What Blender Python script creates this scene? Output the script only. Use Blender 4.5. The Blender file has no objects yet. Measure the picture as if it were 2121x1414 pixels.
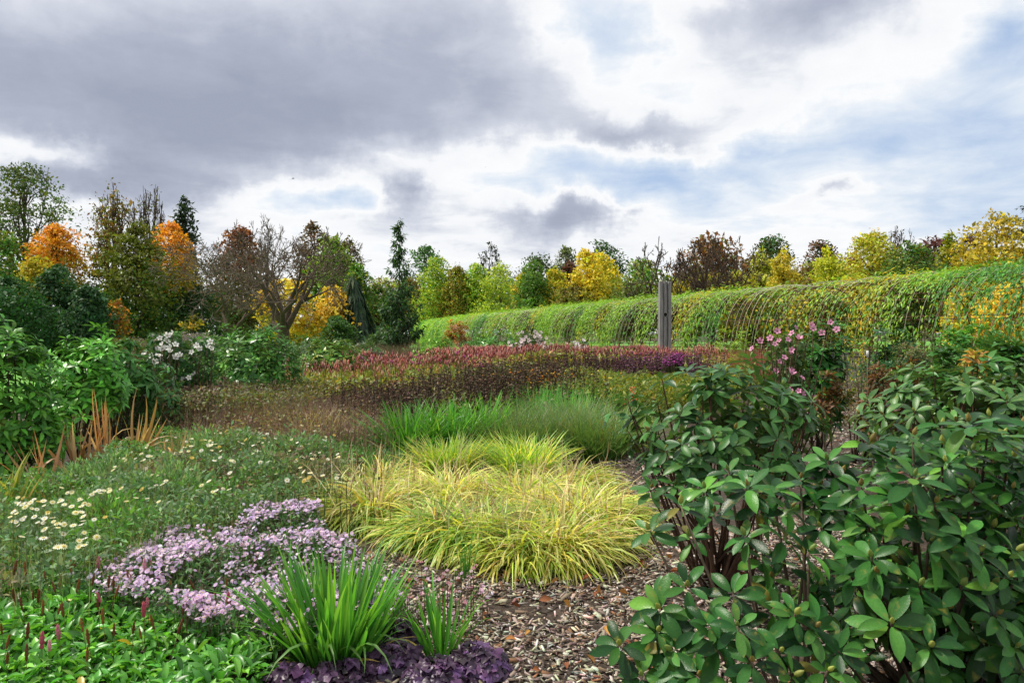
import bpy, math, random
import numpy as np
from mathutils import Matrix, Vector

rng = np.random.default_rng(11)
random.seed(11)
R = math.radians
sc = bpy.context.scene
C = sc.collection

# ------------------------------------------------------------------ camera
F = 1572.0          # focal length in photograph pixels (2121 wide)
CX, HZ, EYE = 1060.5, 690.0, 1.6
cam_d = bpy.data.cameras.new('camera')
cam_d.sensor_width = 36.0
cam_d.lens = 36.0 * F / 2121.0
cam_d.clip_start, cam_d.clip_end = 0.05, 5000
cam = bpy.data.objects.new('camera', cam_d)
C.objects.link(cam)
cam.location = (0, 0, EYE)
cam.rotation_euler = (math.pi / 2 - math.atan(17 / F), 0, 0)
sc.camera = cam

# ------------------------------------------------------------------ world
SUN_AZ, SUN_EL = R(-72), R(58)
CLOUD_GAIN = 1.0
w = bpy.data.worlds.new('World')
sc.world = w
w.use_nodes = True
nt = w.node_tree
for n in list(nt.nodes):
    nt.nodes.remove(n)


def wn(kind, **kw):
    n = nt.nodes.new(kind)
    for k, v in kw.items():
        setattr(n, k, v)
    return n


def mth(op, a, b=None, c=None, clamp=False):
    n = nt.nodes.new('ShaderNodeMath')
    n.operation = op
    n.use_clamp = clamp
    for i, v in enumerate((a, b, c)):
        if v is None:
            continue
        if isinstance(v, (int, float)):
            n.inputs[i].default_value = v
        else:
            nt.links.new(v, n.inputs[i])
    return n.outputs[0]


tc = wn('ShaderNodeTexCoord')
sep = wn('ShaderNodeSeparateXYZ')
nt.links.new(tc.outputs['Generated'], sep.inputs[0])
X_, Y_, Z_ = sep.outputs
zc = mth('MAXIMUM', Z_, 0.0)
den = mth('ADD', zc, 0.14)
comb = wn('ShaderNodeCombineXYZ')
nt.links.new(mth('DIVIDE', X_, den), comb.inputs[0])
nt.links.new(mth('DIVIDE', Y_, den), comb.inputs[1])


def wnoise(vec, scale, detail, rough, dist=0.0):
    n = wn('ShaderNodeTexNoise')
    n.inputs['Scale'].default_value = scale
    n.inputs['Detail'].default_value = detail
    n.inputs['Roughness'].default_value = rough
    n.inputs['Distortion'].default_value = dist
    nt.links.new(vec, n.inputs['Vector'])
    return n


n1 = wnoise(comb.outputs[0], 1.15, 9, 0.56, 0.25)
n2 = wnoise(comb.outputs[0], 3.4, 8, 0.6, 0.4)
warp = wnoise(tc.outputs['Generated'], 5.0, 7, 0.6)
wsep = wn('ShaderNodeSeparateXYZ')
nt.links.new(warp.outputs['Color'], wsep.inputs[0])
az0 = mth('ARCTAN2', X_, Y_)
el0 = mth('ARCSINE', Z_)
az = mth('MULTIPLY_ADD', mth('SUBTRACT', wsep.outputs[0], 0.5), 0.30, az0)
el = mth('MULTIPLY_ADD', mth('SUBTRACT', wsep.outputs[1], 0.5), 0.15, el0)

# large cloud masses and gaps, in directions of the real sky
BLOBS = [
    (330, 130, 560, 170, .38), (820, 215, 330, 105, .33), (60, 210, 330, 110, .25), (980, 40, 230, 110, .22),
    (560, 290, 330, 55, .22), (250, 360, 250, 40, .40), (1670, 15, 170, 60, .46), (1310, 275, 140, 24, .36),
    (830, 425, 58, 34, .46), (1190, 440, 115, 34, .50), (1270, 415, 60, 20, .3), (1730, 408, 60, 14, .24), (420, 470, 340, 50, .10),
    (1010, 460, 300, 40, .06), (1180, 500, 330, 26, .08), (1500, 130, 160, 60, .16), (1560, 230, 130, 40, .12),
    (640, 405, 190, 34, -.30), (1270, 90, 110, 100, -.26), (30, 300, 90, 22, -.30), (1150, 350, 300, 46, -.22),
    (1500, 400, 330, 60, -.06), (150, 405, 60, 18, -.2), (1860, 150, 190, 60, -.02),
    (2060, 330, 260, 110, -.24), (1760, 290, 190, 60, -.13), (2110, 80, 90, 50, -.30), (1450, 330, 200, 40, -.12),
    (2050, 170, 160, 40, -.12),
]
f = mth('MULTIPLY_ADD', mth('SUBTRACT', n1.outputs['Fac'], 0.5), 0.62, 0.36)
f = mth('MULTIPLY_ADD', mth('SUBTRACT', n2.outputs['Fac'], 0.5), 0.40, f)
for px, py, sx, sy, wt in BLOBS:
    a0 = math.atan((px - CX) / F)
    e0 = math.atan((HZ - py) / F * math.cos(a0))
    da = mth('DIVIDE', mth('SUBTRACT', az, a0), sx / F)
    de = mth('DIVIDE', mth('SUBTRACT', el, e0), sy / F)
    r2 = mth('ADD', mth('MULTIPLY', da, da), mth('MULTIPLY', de, de))
    g = mth('POWER', 2.71828, mth('MULTIPLY', r2, -1.0))
    f = mth('MULTIPLY_ADD', g, wt, f)
ramp = wn('ShaderNodeValToRGB')
nt.links.new(f, ramp.inputs[0])
el_ = ramp.color_ramp.elements
STOPS = [(0.02, (.50, .64, .88)), (0.20, (.74, .82, .93)), (0.34, (.95, .96, .97)), (0.45, (.90, .915, .94)),
         (0.58, (.64, .675, .76)), (0.80, (.435, .47, .57)), (1.0, (.345, .38, .48))]
while len(el_) < len(STOPS):
    el_.new(0.5)
for e, (p, c) in zip(el_, STOPS):
    e.position = p
    e.color = (*[v * CLOUD_GAIN for v in c], 1)
cover = wn('ShaderNodeMapRange')
cover.inputs['From Min'].default_value = 0.0
cover.inputs['From Max'].default_value = 0.32
cover.inputs['To Min'].default_value = 0.72
cover.inputs['To Max'].default_value = 0.98
nt.links.new(f, cover.inputs['Value'])
sky = wn('ShaderNodeTexSky')
sky.sky_type = 'NISHITA'
sky.sun_disc = False
sky.sun_elevation = SUN_EL
sky.sun_rotation = SUN_AZ
SKY_STRENGTH = 0.05
cl = wn('ShaderNodeVectorMath', operation='SCALE')
nt.links.new(ramp.outputs[0], cl.inputs[0])
cl.inputs['Scale'].default_value = 0.50 / SKY_STRENGTH
mixc = wn('ShaderNodeMix', data_type='RGBA')
nt.links.new(cover.outputs[0], mixc.inputs['Factor'])
nt.links.new(sky.outputs[0], mixc.inputs['A'])
nt.links.new(cl.outputs[0], mixc.inputs['B'])
bg = wn('ShaderNodeBackground')
bg.inputs['Strength'].default_value = SKY_STRENGTH
nt.links.new(mixc.outputs['Result'], bg.inputs['Color'])
wo = wn('ShaderNodeOutputWorld')
nt.links.new(bg.outputs[0], wo.inputs['Surface'])

# ------------------------------------------------------------------ sun
sd = bpy.data.lights.new('sun', 'SUN')
sd.energy = 2.6
sd.angle = R(7)
sd.color = (1.0, .94, .82)
so = bpy.data.objects.new('sun', sd)
C.objects.link(so)
so.rotation_euler = Vector((math.sin(SUN_AZ) * math.cos(SUN_EL), math.cos(SUN_AZ) * math.cos(SUN_EL),
                            math.sin(SUN_EL))).to_track_quat('Z', 'Y').to_euler()
so.location = (0, 0, 60)

vs = sc.view_settings
vs.view_transform = 'Standard'
vs.look = 'None'
vs.exposure = 1.05
vs.gamma = 1.0
vs.use_curve_mapping = False
sc.cycles.max_bounces = 6
sc.cycles.diffuse_bounces = 3
sc.cycles.glossy_bounces = 2
sc.cycles.transmission_bounces = 3
sc.cycles.use_denoising = True
sc.cycles.use_adaptive_sampling = True


# ------------------------------------------------------------------ helpers
def X(px, d):
    return (px - CX) * d / F


def Zp(py, d):
    return EYE + (HZ - py) * d / F


def G(px, py, z=0.0):
    d = (EYE - z) * F / (py - HZ)
    return np.array([X(px, d), d])


def tag(o, label=None, cat=None, group=None, kind=None):
    if label:
        o['label'] = label
    if cat:
        o['category'] = cat
    if group:
        o['group'] = group
    if kind:
        o['kind'] = kind
    return o


def thing(name, label, cat, loc, group=None):
    o = bpy.data.objects.new(name, None)
    o.empty_display_size = 0.1
    C.objects.link(o)
    o.location = Vector(loc)
    return tag(o, label, cat, group)


def link(name, me, parent=None, mat4=None, kind=None):
    o = bpy.data.objects.new(name, me)
    C.objects.link(o)
    if parent is not None:
        o.parent = parent
    if mat4 is not None:
        o.matrix_basis = mat4
    if kind:
        o['kind'] = kind
    return o


def nrm(v):
    v = np.asarray(v, float)
    return v / np.maximum(np.linalg.norm(v, axis=-1, keepdims=True), 1e-9)


def frames(L, N):
    """rotation matrices with columns: width, length (L), normal (near N)"""
    L = nrm(L)
    N = np.asarray(N, float)
    z = N - (N * L).sum(-1, keepdims=True) * L
    z = nrm(z + 1e-6)
    x = np.cross(L, z)
    return np.stack([x, L, z], axis=-1)


class Acc:
    def __init__(self):
        self.V, self.Fq, self.Ft, self.Cc, self.n = [], [], [], [], 0

    def add(self, V, faces, col):
        V = np.asarray(V, float).reshape(-1, 3)
        for f in (faces if isinstance(faces, list) else [faces]):
            f = np.asarray(f)
            if f.size == 0:
                continue
            (self.Fq if f.shape[1] == 4 else self.Ft).append(f + self.n)
        col = np.asarray(col, float)
        if col.ndim == 1:
            col = np.broadcast_to(col, V.shape)
        self.V.append(V)
        self.Cc.append(col)
        self.n += len(V)
        return self

    def inst(self, tmpl, Rm, loc, scale, col):
        """tmpl = (verts, [face arrays]); one instance for each frame"""
        tv, tf = tmpl[0], tmpl[1]
        N = len(loc)
        if N == 0:
            return self
        scale = np.asarray(scale, float)
        if scale.ndim == 0:
            scale = np.full((N, 3), float(scale))
        elif scale.ndim == 1:
            scale = np.repeat(scale[:, None], 3, 1)
        P = tv[None] * scale[:, None, :]
        V = np.einsum('nij,nvj->nvi', Rm, P) + np.asarray(loc)[:, None, :]
        k = len(tv)
        off = (np.arange(N) * k)[:, None, None]
        faces = [(np.asarray(f)[None] + off).reshape(-1, len(f[0])) for f in tf]
        col = np.asarray(col, float)
        if col.ndim == 1:
            col = np.broadcast_to(col, (N, 3))
        col = np.repeat(col[:, None, :], k, 1)
        if len(tmpl) > 2:                       # per-vertex tint of the template
            tint = tmpl[2]
            col = col * tint[None]
        return self.add(V.reshape(-1, 3), faces, col.reshape(-1, 3))

    def mesh(self, name, mat, origin=(0, 0, 0), smooth=False):
        V = np.concatenate(self.V) - np.asarray(origin, float)
        cc = np.concatenate(self.Cc)
        me = bpy.data.meshes.new(name)
        fs = []
        if self.Ft:
            fs.append(np.concatenate(self.Ft))
        if self.Fq:
            fs.append(np.concatenate(self.Fq))
        loops = np.concatenate([f.ravel() for f in fs]).astype(np.int32)
        tot = np.concatenate([np.full(len(f), f.shape[1]) for f in fs])
        start = np.concatenate([[0], np.cumsum(tot)[:-1]]).astype(np.int32)
        me.vertices.add(len(V))
        me.vertices.foreach_set('co', V.astype(np.float32).ravel())
        me.loops.add(len(loops))
        me.loops.foreach_set('vertex_index', loops)
        me.polygons.add(len(tot))
        me.polygons.foreach_set('loop_start', start)
        if smooth:
            me.polygons.foreach_set('use_smooth', np.ones(len(tot), bool))
        me.update(calc_edges=True)
        at = me.color_attributes.new('Col', 'FLOAT_COLOR', 'POINT')
        at.data.foreach_set('color', np.concatenate([np.clip(cc, 0, 1), np.ones((len(cc), 1))], 1).astype(np.float32).ravel())
        me.materials.append(mat)
        return me


def pick(n, pal, jit=.14):
    """n colours from [(rgb, weight), ...] with brightness and hue jitter"""
    cs = np.array([p[0] for p in pal], float)
    ws = np.array([p[1] for p in pal], float)
    i = rng.choice(len(cs), n, p=ws / ws.sum())
    c = cs[i] * np.exp(rng.normal(0, jit, (n, 1))) * np.exp(rng.normal(0, jit * .45, (n, 3)))
    return np.clip(c, 0.002, .95)


def rdir(n):
    return nrm(rng.normal(size=(n, 3)))


def vnoise(x, y, s=1.0, seed=0):
    r = np.random.default_rng(seed)
    o = np.zeros_like(np.asarray(x, float))
    for k in range(5):
        a = r.uniform(0, 6.28)
        fr = s * r.uniform(.7, 2.2)
        o = o + np.sin((x * math.cos(a) + y * math.sin(a)) * fr + r.uniform(0, 6.28))
    return o / 3.2


def pip(P, poly):
    x, y = P[:, 0], P[:, 1]
    ins = np.zeros(len(P), bool)
    n = len(poly)
    for i in range(n):
        x0, y0 = poly[i]
        x1, y1 = poly[(i + 1) % n]
        c = ((y0 > y) != (y1 > y)) & (x < (x1 - x0) * (y - y0) / (y1 - y0 + 1e-12) + x0)
        ins ^= c
    return ins


def scatter(poly, n):
    poly = np.asarray(poly)
    lo, hi = poly.min(0), poly.max(0)
    out = np.zeros((0, 2))
    while len(out) < n:
        P = rng.uniform(lo, hi, (n * 2, 2))
        out = np.concatenate([out, P[pip(P, poly)]])
    return out[:n]


def gpoly(pts, z=0.0):
    return np.array([G(a, b, z) for a, b in pts])


def wedge(n, pl, pr, d0, d1):
    d = np.sqrt(rng.uniform(d0 ** 2, d1 ** 2, n))
    px = rng.uniform(pl, pr, n)
    return np.stack([(px - CX) * d / F, d], 1)


# ---- templates
def t_kite(wd=.55, fold=.12):
    return (np.array([[0, 0, 0], [wd / 2, .45, fold], [0, 1, 0], [-wd / 2, .45, fold]]), [np.array([[0, 1, 2, 3]])])


def t_lance(wd=.25, fold=.05, droop=.12):
    v = np.array([[0, 0, 0], [wd / 2, .33, fold], [wd * .42, .68, fold - droop * .3], [0, 1, -droop], [-wd * .42, .68, fold - droop * .3],
                  [-wd / 2, .33, fold], [0, .5, 0]], float)
    return (v, [np.array([[0, 1, 6, 5], [1, 2, 3, 6], [6, 3, 4, 5]])])


def t_leaf(wd=.36, st=6, fold=.10, droop=.15, shape=1.0, cup=0.0, peak=.55):
    """leaf with midrib: stations along y, three across"""
    t = np.linspace(0, 1, st + 1)
    a = np.where(t < peak, t / peak * .5, .5 + (t - peak) / (1 - peak) * .5)
    hw = wd / 2 * np.sin(np.pi * np.clip(a, .02, .985)) ** shape
    hw[0] = wd * .05
    hw[-1] = wd * .02
    zc = -droop * t ** 2 + cup * t
    V, tint = [], []
    for i in range(st + 1):
        V += [[-hw[i], t[i], zc[i] + fold * hw[i] / wd * 2 * .5], [0, t[i], zc[i]], [hw[i], t[i], zc[i] + fold * hw[i] / wd * 2 * .5]]
        tint += [[1, 1, 1], [1.25, 1.18, 1.1], [1, 1, 1]]
    q = []
    for i in range(st):
        a = 3 * i
        q += [[a, a + 1, a + 4, a + 3], [a + 1, a + 2, a + 5, a + 4]]
    return (np.array(V), [np.array(q)], np.array(tint))


def t_octa(sx=1, sy=1, sz=1):
    return (np.array([[sx, 0, 0], [-sx, 0, 0], [0, sy, 0], [0, -sy, 0], [0, 0, sz], [0, 0, -sz]], float),
            [np.array([[0, 2, 4], [2, 1, 4], [1, 3, 4], [3, 0, 4], [2, 0, 5], [1, 2, 5], [3, 1, 5], [0, 3, 5]])])


def t_daisy(n, r, wd, cup, centre, petal, cr=.28):
    """flat flower in the xy plane facing +z, with tint for petals and centre"""
    V, q, t, tint = [], [], [], []
    for i in range(n):
        a = 2 * math.pi * i / n
        c, s = math.cos(a), math.sin(a)
        b = len(V)
        for (u, v, z) in ((.12, 0, 0), (.6, wd / 2, cup * .6), (1, 0, cup), (.6, -wd / 2, cup * .6)):
            V.append([r * (u * c - v * s), r * (u * s + v * c), r * z])
            tint.append(petal)
        q.append([b, b + 1, b + 2, b + 3])
    b = len(V)
    V.append([0, 0, r * .16])
    tint.append(centre)
    for i in range(6):
        a = 2 * math.pi * i / 6
        V.append([r * cr * math.cos(a), r * cr * math.sin(a), r * .05])
        tint.append(centre)
        t.append([b, b + 1 + i, b + 1 + (i + 1) % 6])
    return (np.array(V), [np.array(q), np.array(t)], np.array(tint, float))


KITE, KITE_N, LANCE, LANCE_W = t_kite(), t_kite(.3, .05), t_lance(), t_lance(.42, .06, .2)
IDEN = np.eye(3)


def blades(acc, base, azm, ln, wd, tilt, bend, c0, c1=None, S=5, twist=.5, power=.7):
    N = len(base)
    t = np.linspace(0, 1, S + 1)
    ang = tilt[:, None] + bend[:, None] * t[None] ** 1.4
    seg = (ln / S)[:, None]
    mid = .5 * (ang[:, 1:] + ang[:, :-1])
    hh = np.concatenate([np.zeros((N, 1)), np.cumsum(np.sin(mid) * seg, 1)], 1)
    zz = np.concatenate([np.zeros((N, 1)), np.cumsum(np.cos(mid) * seg, 1)], 1)
    ca, sa = np.cos(azm)[:, None], np.sin(azm)[:, None]
    P = np.stack([base[:, 0:1] + hh * ca, base[:, 1:2] + hh * sa, base[:, 2:3] + zz], -1)
    tw = rng.normal(0, twist, N)[:, None] if np.isscalar(twist) else twist[:, None]
    perp = np.stack([-sa + 0 * hh, ca + 0 * hh, 0 * hh], -1)
    norm_ = np.stack([np.cos(ang) * ca, np.cos(ang) * sa, -np.sin(ang)], -1)
    side = np.cos(tw)[..., None] * perp + np.sin(tw)[..., None] * norm_
    prof = np.minimum(1, .45 + 2.2 * t) * np.maximum(1 - t, .02) ** power
    half = .5 * wd[:, None] * prof[None]
    V = np.stack([P - side * half[..., None], P + side * half[..., None]], 2)
    k = 2 * (S + 1)
    q = np.array([[2 * i, 2 * i + 1, 2 * i + 3, 2 * i + 2] for i in range(S)])
    faces = (q[None] + (np.arange(N) * k)[:, None, None]).reshape(-1, 4)
    c0 = np.broadcast_to(np.asarray(c0, float), (N, 3))
    c1 = c0 if c1 is None else np.broadcast_to(np.asarray(c1, float), (N, 3))
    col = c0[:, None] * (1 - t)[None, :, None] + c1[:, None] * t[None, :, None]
    acc.add(V.reshape(-1, 3), faces, np.repeat(col[:, :, None], 2, 2).reshape(-1, 3))
    return P


def tubes(acc, P0, P1, R0, R1, K=5, col=(.1, .08, .06)):
    P0, P1 = np.asarray(P0, float).reshape(-1, 3), np.asarray(P1, float).reshape(-1, 3)
    N = len(P0)
    if N == 0:
        return
    R0, R1 = np.broadcast_to(R0, (N,)), np.broadcast_to(R1, (N,))
    d = nrm(P1 - P0)
    ref = np.where(np.abs(d[:, 2:3]) > .9, [[1., 0, 0]], [[0, 0, 1.]])
    u = nrm(np.cross(d, ref))
    v = np.cross(d, u)
    a = np.linspace(0, 2 * np.pi, K, endpoint=False)
    ring = u[:, None] * np.cos(a)[None, :, None] + v[:, None] * np.sin(a)[None, :, None]
    V = np.concatenate([P0[:, None] + ring * R0[:, None, None], P1[:, None] + ring * R1[:, None, None]], 1)
    q = np.array([[i, (i + 1) % K, K + (i + 1) % K, K + i] for i in range(K)])
    faces = (q[None] + (np.arange(N) * 2 * K)[:, None, None]).reshape(-1, 4)
    col = np.asarray(col, float)
    if col.ndim == 2:
        col = np.repeat(col, 2 * K, 0)
    acc.add(V.reshape(-1, 3), faces, col)


def path_tube(acc, pts, r0, r1, K=6, col=(.1, .08, .06)):
    """one welded tapering tube along points"""
    pts = np.asarray(pts, float)
    n = len(pts)
    d = nrm(np.gradient(pts, axis=0))
    rr = np.linspace(r0, r1, n)
    ref = np.array([0, 0, 1.]) if abs(d[0, 2]) < .9 else np.array([1., 0, 0])
    V = []
    u = nrm(np.cross(d[0], ref))
    for i in range(n):
        u = nrm(u - d[i] * np.dot(u, d[i]))
        v = np.cross(d[i], u)
        for k in range(K):
            a = 2 * math.pi * k / K
            V.append(pts[i] + rr[i] * (u * math.cos(a) + v * math.sin(a)))
    q = [[i * K + k, i * K + (k + 1) % K, (i + 1) * K + (k + 1) % K, (i + 1) * K + k] for i in range(n - 1) for k in range(K)]
    t = [[0, k + 1, k] for k in range(1, K - 1)] + [[(n - 1) * K, (n - 1) * K + k, (n - 1) * K + k + 1] for k in range(1, K - 1)]
    acc.add(np.array(V), [np.array(q), np.array(t)], col)


def bez(p0, p1, p2, n=6):
    t = np.linspace(0, 1, n)[:, None]
    return (1 - t) ** 2 * np.asarray(p0) + 2 * t * (1 - t) * np.asarray(p1) + t * t * np.asarray(p2)


# ------------------------------------------------------------------ materials
def base_mat(name):
    m = bpy.data.materials.new(name)
    m.use_nodes = True
    t = m.node_tree
    for n in list(t.nodes):
        t.nodes.remove(n)
    out = t.nodes.new('ShaderNodeOutputMaterial')
    return m, t, out


def leaf_mat(name, rough=.5, trans=.35, spec=.4, back=None, noise=6.0, rnd=.25, tint=(1.25, 1.2, .55)):
    m, t, out = base_mat(name)
    N, L = t.nodes.new, t.links.new
    at = N('ShaderNodeAttribute')
    at.attribute_name = 'Col'
    oi = N('ShaderNodeObjectInfo')
    tcn = N('ShaderNodeTexCoord')
    no = N('ShaderNodeTexNoise')
    no.inputs['Scale'].default_value = noise
    no.inputs['Detail'].default_value = 3
    L(tcn.outputs['Object'], no.inputs['Vector'])
    mr = N('ShaderNodeMapRange')
    mr.inputs['To Min'].default_value = .72
    mr.inputs['To Max'].default_value = 1.28
    L(no.outputs['Fac'], mr.inputs['Value'])
    mr2 = N('ShaderNodeMapRange')
    mr2.inputs['To Min'].default_value = 1 - rnd
    mr2.inputs['To Max'].default_value = 1 + rnd
    L(oi.outputs['Random'], mr2.inputs['Value'])
    mu = N('ShaderNodeMath')
    mu.operation = 'MULTIPLY'
    L(mr.outputs[0], mu.inputs[0])
    L(mr2.outputs[0], mu.inputs[1])
    sc_ = N('ShaderNodeVectorMath')
    sc_.operation = 'SCALE'
    L(at.outputs['Color'], sc_.inputs[0])
    L(mu.outputs[0], sc_.inputs['Scale'])
    col = sc_.outputs[0]
    if back:
        ge = N('ShaderNodeNewGeometry')
        mx = N('ShaderNodeMix')
        mx.data_type = 'RGBA'
        mx.inputs['B'].default_value = (*back, 1)
        f_ = N('ShaderNodeMath')
        f_.operation = 'MULTIPLY'
        f_.inputs[1].default_value = .55
        L(ge.outputs['Backfacing'], f_.inputs[0])
        L(f_.outputs[0], mx.inputs['Factor'])
        L(col, mx.inputs['A'])
        col = mx.outputs['Result']
    pr = N('ShaderNodeBsdfPrincipled')
    pr.inputs['Roughness'].default_value = rough
    pr.inputs['Specular IOR Level'].default_value = spec
    L(col, pr.inputs['Base Color'])
    if trans > 0:
        tr = N('ShaderNodeBsdfTranslucent')
        tm = N('ShaderNodeVectorMath')
        tm.operation = 'MULTIPLY'
        tm.inputs[1].default_value = tint
        L(col, tm.inputs[0])
        L(tm.outputs[0], tr.inputs['Color'])
        ms = N('ShaderNodeMixShader')
        ms.inputs[0].default_value = trans
        L(pr.outputs[0], ms.inputs[1])
        L(tr.outputs[0], ms.inputs[2])
        L(ms.outputs[0], out.inputs['Surface'])
    else:
        L(pr.outputs[0], out.inputs['Surface'])
    return m


def surf_mat(name, c0, c1, scale=8.0, rough=.9, bump=.4, c2=None, detail=8, usecol=False):
    m, t, out = base_mat(name)
    N, L = t.nodes.new, t.links.new
    tcn = N('ShaderNodeTexCoord')
    no = N('ShaderNodeTexNoise')
    no.inputs['Scale'].default_value = scale
    no.inputs['Detail'].default_value = detail
    no.inputs['Roughness'].default_value = .65
    L(tcn.outputs['Object'], no.inputs['Vector'])
    rp = N('ShaderNodeValToRGB')
    e = rp.color_ramp.elements
    e[0].position, e[0].color = .3, (*c0, 1)
    e[1].position, e[1].color = .7, (*c1, 1)
    if c2:
        x = e.new(.52)
        x.color = (*c2, 1)
    L(no.outputs['Fac'], rp.inputs[0])
    col = rp.outputs[0]
    if usecol:
        at = N('ShaderNodeAttribute')
        at.attribute_name = 'Col'
        mx = N('ShaderNodeMix')
        mx.data_type = 'RGBA'
        mx.blend_type = 'MULTIPLY'
        mx.inputs['Factor'].default_value = 1
        L(at.outputs['Color'], mx.inputs['A'])
        L(col, mx.inputs['B'])
        col = mx.outputs['Result']
    pr = N('ShaderNodeBsdfPrincipled')
    pr.inputs['Roughness'].default_value = rough
    pr.inputs['Specular IOR Level'].default_value = .25
    L(col, pr.inputs['Base Color'])
    bp = N('ShaderNodeBump')
    bp.inputs['Strength'].default_value = bump
    bp.inputs['Distance'].default_value = .02
    L(no.outputs['Fac'], bp.inputs['Height'])
    L(bp.outputs[0], pr.inputs['Normal'])
    L(pr.outputs[0], out.inputs['Surface'])
    return m


M_TREE = leaf_mat('tree_leaf', .6, .35, .25, noise=.6)
M_LEAF = leaf_mat('soft_leaf', .5, .38, .35)
M_BLADE = leaf_mat('blade_leaf', .42, .42, .4, noise=9)
M_RHODO = leaf_mat('glossy_leaf', .32, .22, .22, back=(.10, .19, .06), noise=14, rnd=.32)
def weather(m, yellow=(.30, .26, .05), amount=.5, scale=9.0, bump=.25):
    """yellowed blotches, uneven gloss and fine veins-like relief on a leaf material"""
    t = m.node_tree
    N, L = t.nodes.new, t.links.new
    pr = [n for n in t.nodes if n.type == 'BSDF_PRINCIPLED'][0]
    src = pr.inputs['Base Color'].links[0].from_socket
    tcn, no, no2 = N('ShaderNodeTexCoord'), N('ShaderNodeTexNoise'), N('ShaderNodeTexNoise')
    oi = N('ShaderNodeObjectInfo')
    ad = N('ShaderNodeVectorMath')
    ad.operation = 'ADD'
    sc1 = N('ShaderNodeVectorMath')
    sc1.operation = 'SCALE'
    sc1.inputs[0].default_value = (37, 11, 23)
    L(oi.outputs['Random'], sc1.inputs['Scale'])
    L(tcn.outputs['Object'], ad.inputs[0])
    L(sc1.outputs[0], ad.inputs[1])
    no.inputs['Scale'].default_value = scale * .35
    no.inputs['Detail'].default_value = 4
    no2.inputs['Scale'].default_value = scale * 2.5
    no2.inputs['Detail'].default_value = 4
    L(ad.outputs[0], no.inputs['Vector'])
    L(ad.outputs[0], no2.inputs['Vector'])
    mr = N('ShaderNodeMapRange')
    mr.inputs['From Min'].default_value = .60
    mr.inputs['From Max'].default_value = .74
    mr.inputs['To Max'].default_value = amount
    L(no.outputs['Fac'], mr.inputs['Value'])
    mx = N('ShaderNodeMix')
    mx.data_type = 'RGBA'
    mx.inputs['B'].default_value = (*yellow, 1)
    L(mr.outputs[0], mx.inputs['Factor'])
    L(src, mx.inputs['A'])
    L(mx.outputs['Result'], pr.inputs['Base Color'])
    rr = N('ShaderNodeMapRange')
    rr.inputs['To Min'].default_value = .18
    rr.inputs['To Max'].default_value = .46
    L(no2.outputs['Fac'], rr.inputs['Value'])
    L(rr.outputs[0], pr.inputs['Roughness'])
    bp = N('ShaderNodeBump')
    bp.inputs['Strength'].default_value = bump
    bp.inputs['Distance'].default_value = .004
    L(no2.outputs['Fac'], bp.inputs['Height'])
    L(bp.outputs[0], pr.inputs['Normal'])


weather(M_RHODO)
M_MAT = leaf_mat('bistort_leaf', .36, .35, .45, noise=20, rnd=.2)
M_HEU = leaf_mat('purple_leaf', .4, .15, .4, noise=26, rnd=.35, tint=(1.3, .7, .9))
M_PETAL = leaf_mat('petal', .6, .35, .2, noise=12, rnd=.12, tint=(1.05, 1.0, 1.0))
M_DRY = leaf_mat('dry_stalk', .75, .2, .15, noise=10, tint=(1.1, 1, .8))
M_BARK = surf_mat('bark', (.45, .42, .38), (1.15, 1.05, .95), 9, .92, .8, usecol=True)
M_CHIP = surf_mat('wood_chip', (.65, .63, .6), (1.2, 1.15, 1.1), 60, .9, .3, usecol=True)
M_SOIL = surf_mat('mulch_soil', (.018, .012, .009), (.115, .085, .065), 24, .95, 1.0, (.05, .036, .027))
M_EARTH = surf_mat('dark_earth', (.02, .016, .011), (.07, .058, .035), 3, .95, .6)
M_LAWN = surf_mat('lawn_grass', (.06, .19, .02), (.13, .34, .04), 2.5, .8, .6)


# ================================================================== setting
def sheet(name, pts, z, mat, kind='structure'):
    me = bpy.data.meshes.new(name)
    me.from_pydata([(p[0], p[1], z) for p in pts], [], [list(range(len(pts)))])
    me.materials.append(mat)
    o = link(name, me)
    o['kind'] = kind
    return o


def subgrid(name, x0, x1, y0, y1, nx, ny, zf, mat):
    xs, ys = np.meshgrid(np.linspace(x0, x1, nx), np.linspace(y0, y1, ny))
    z = zf(xs, ys)
    V = np.stack([xs, ys, z], -1).reshape(-1, 3)
    i = np.arange(nx * ny).reshape(ny, nx)
    q = np.stack([i[:-1, :-1], i[:-1, 1:], i[1:, 1:], i[1:, :-1]], -1).reshape(-1, 4)
    a = Acc().add(V, q, (1, 1, 1))
    o = link(name, a.mesh(name, mat, smooth=True))
    o['kind'] = 'structure'
    return o


sheet('ground', [(-1500, -300), (1500, -300), (1500, 2500), (-1500, 2500)], -.03, M_EARTH)
mulch = subgrid('mulch_bed', -9, 12, 1.2, 26, 130, 150, lambda x, y: .004 + .012 * vnoise(x, y, 2.2, 3) + .008 * vnoise(x, y, 9, 4), M_SOIL)
lawn = sheet('lawn', [(-60, 16), (-9.4, 16), (-8.6, 22), (-9.2, 30), (-8, 44), (-12, 62), (-60, 62)], .045, M_LAWN)
sheet('far_lawn', [(-60, 66), (60, 66), (90, 150), (-90, 150)], -.01, M_LAWN)

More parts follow.
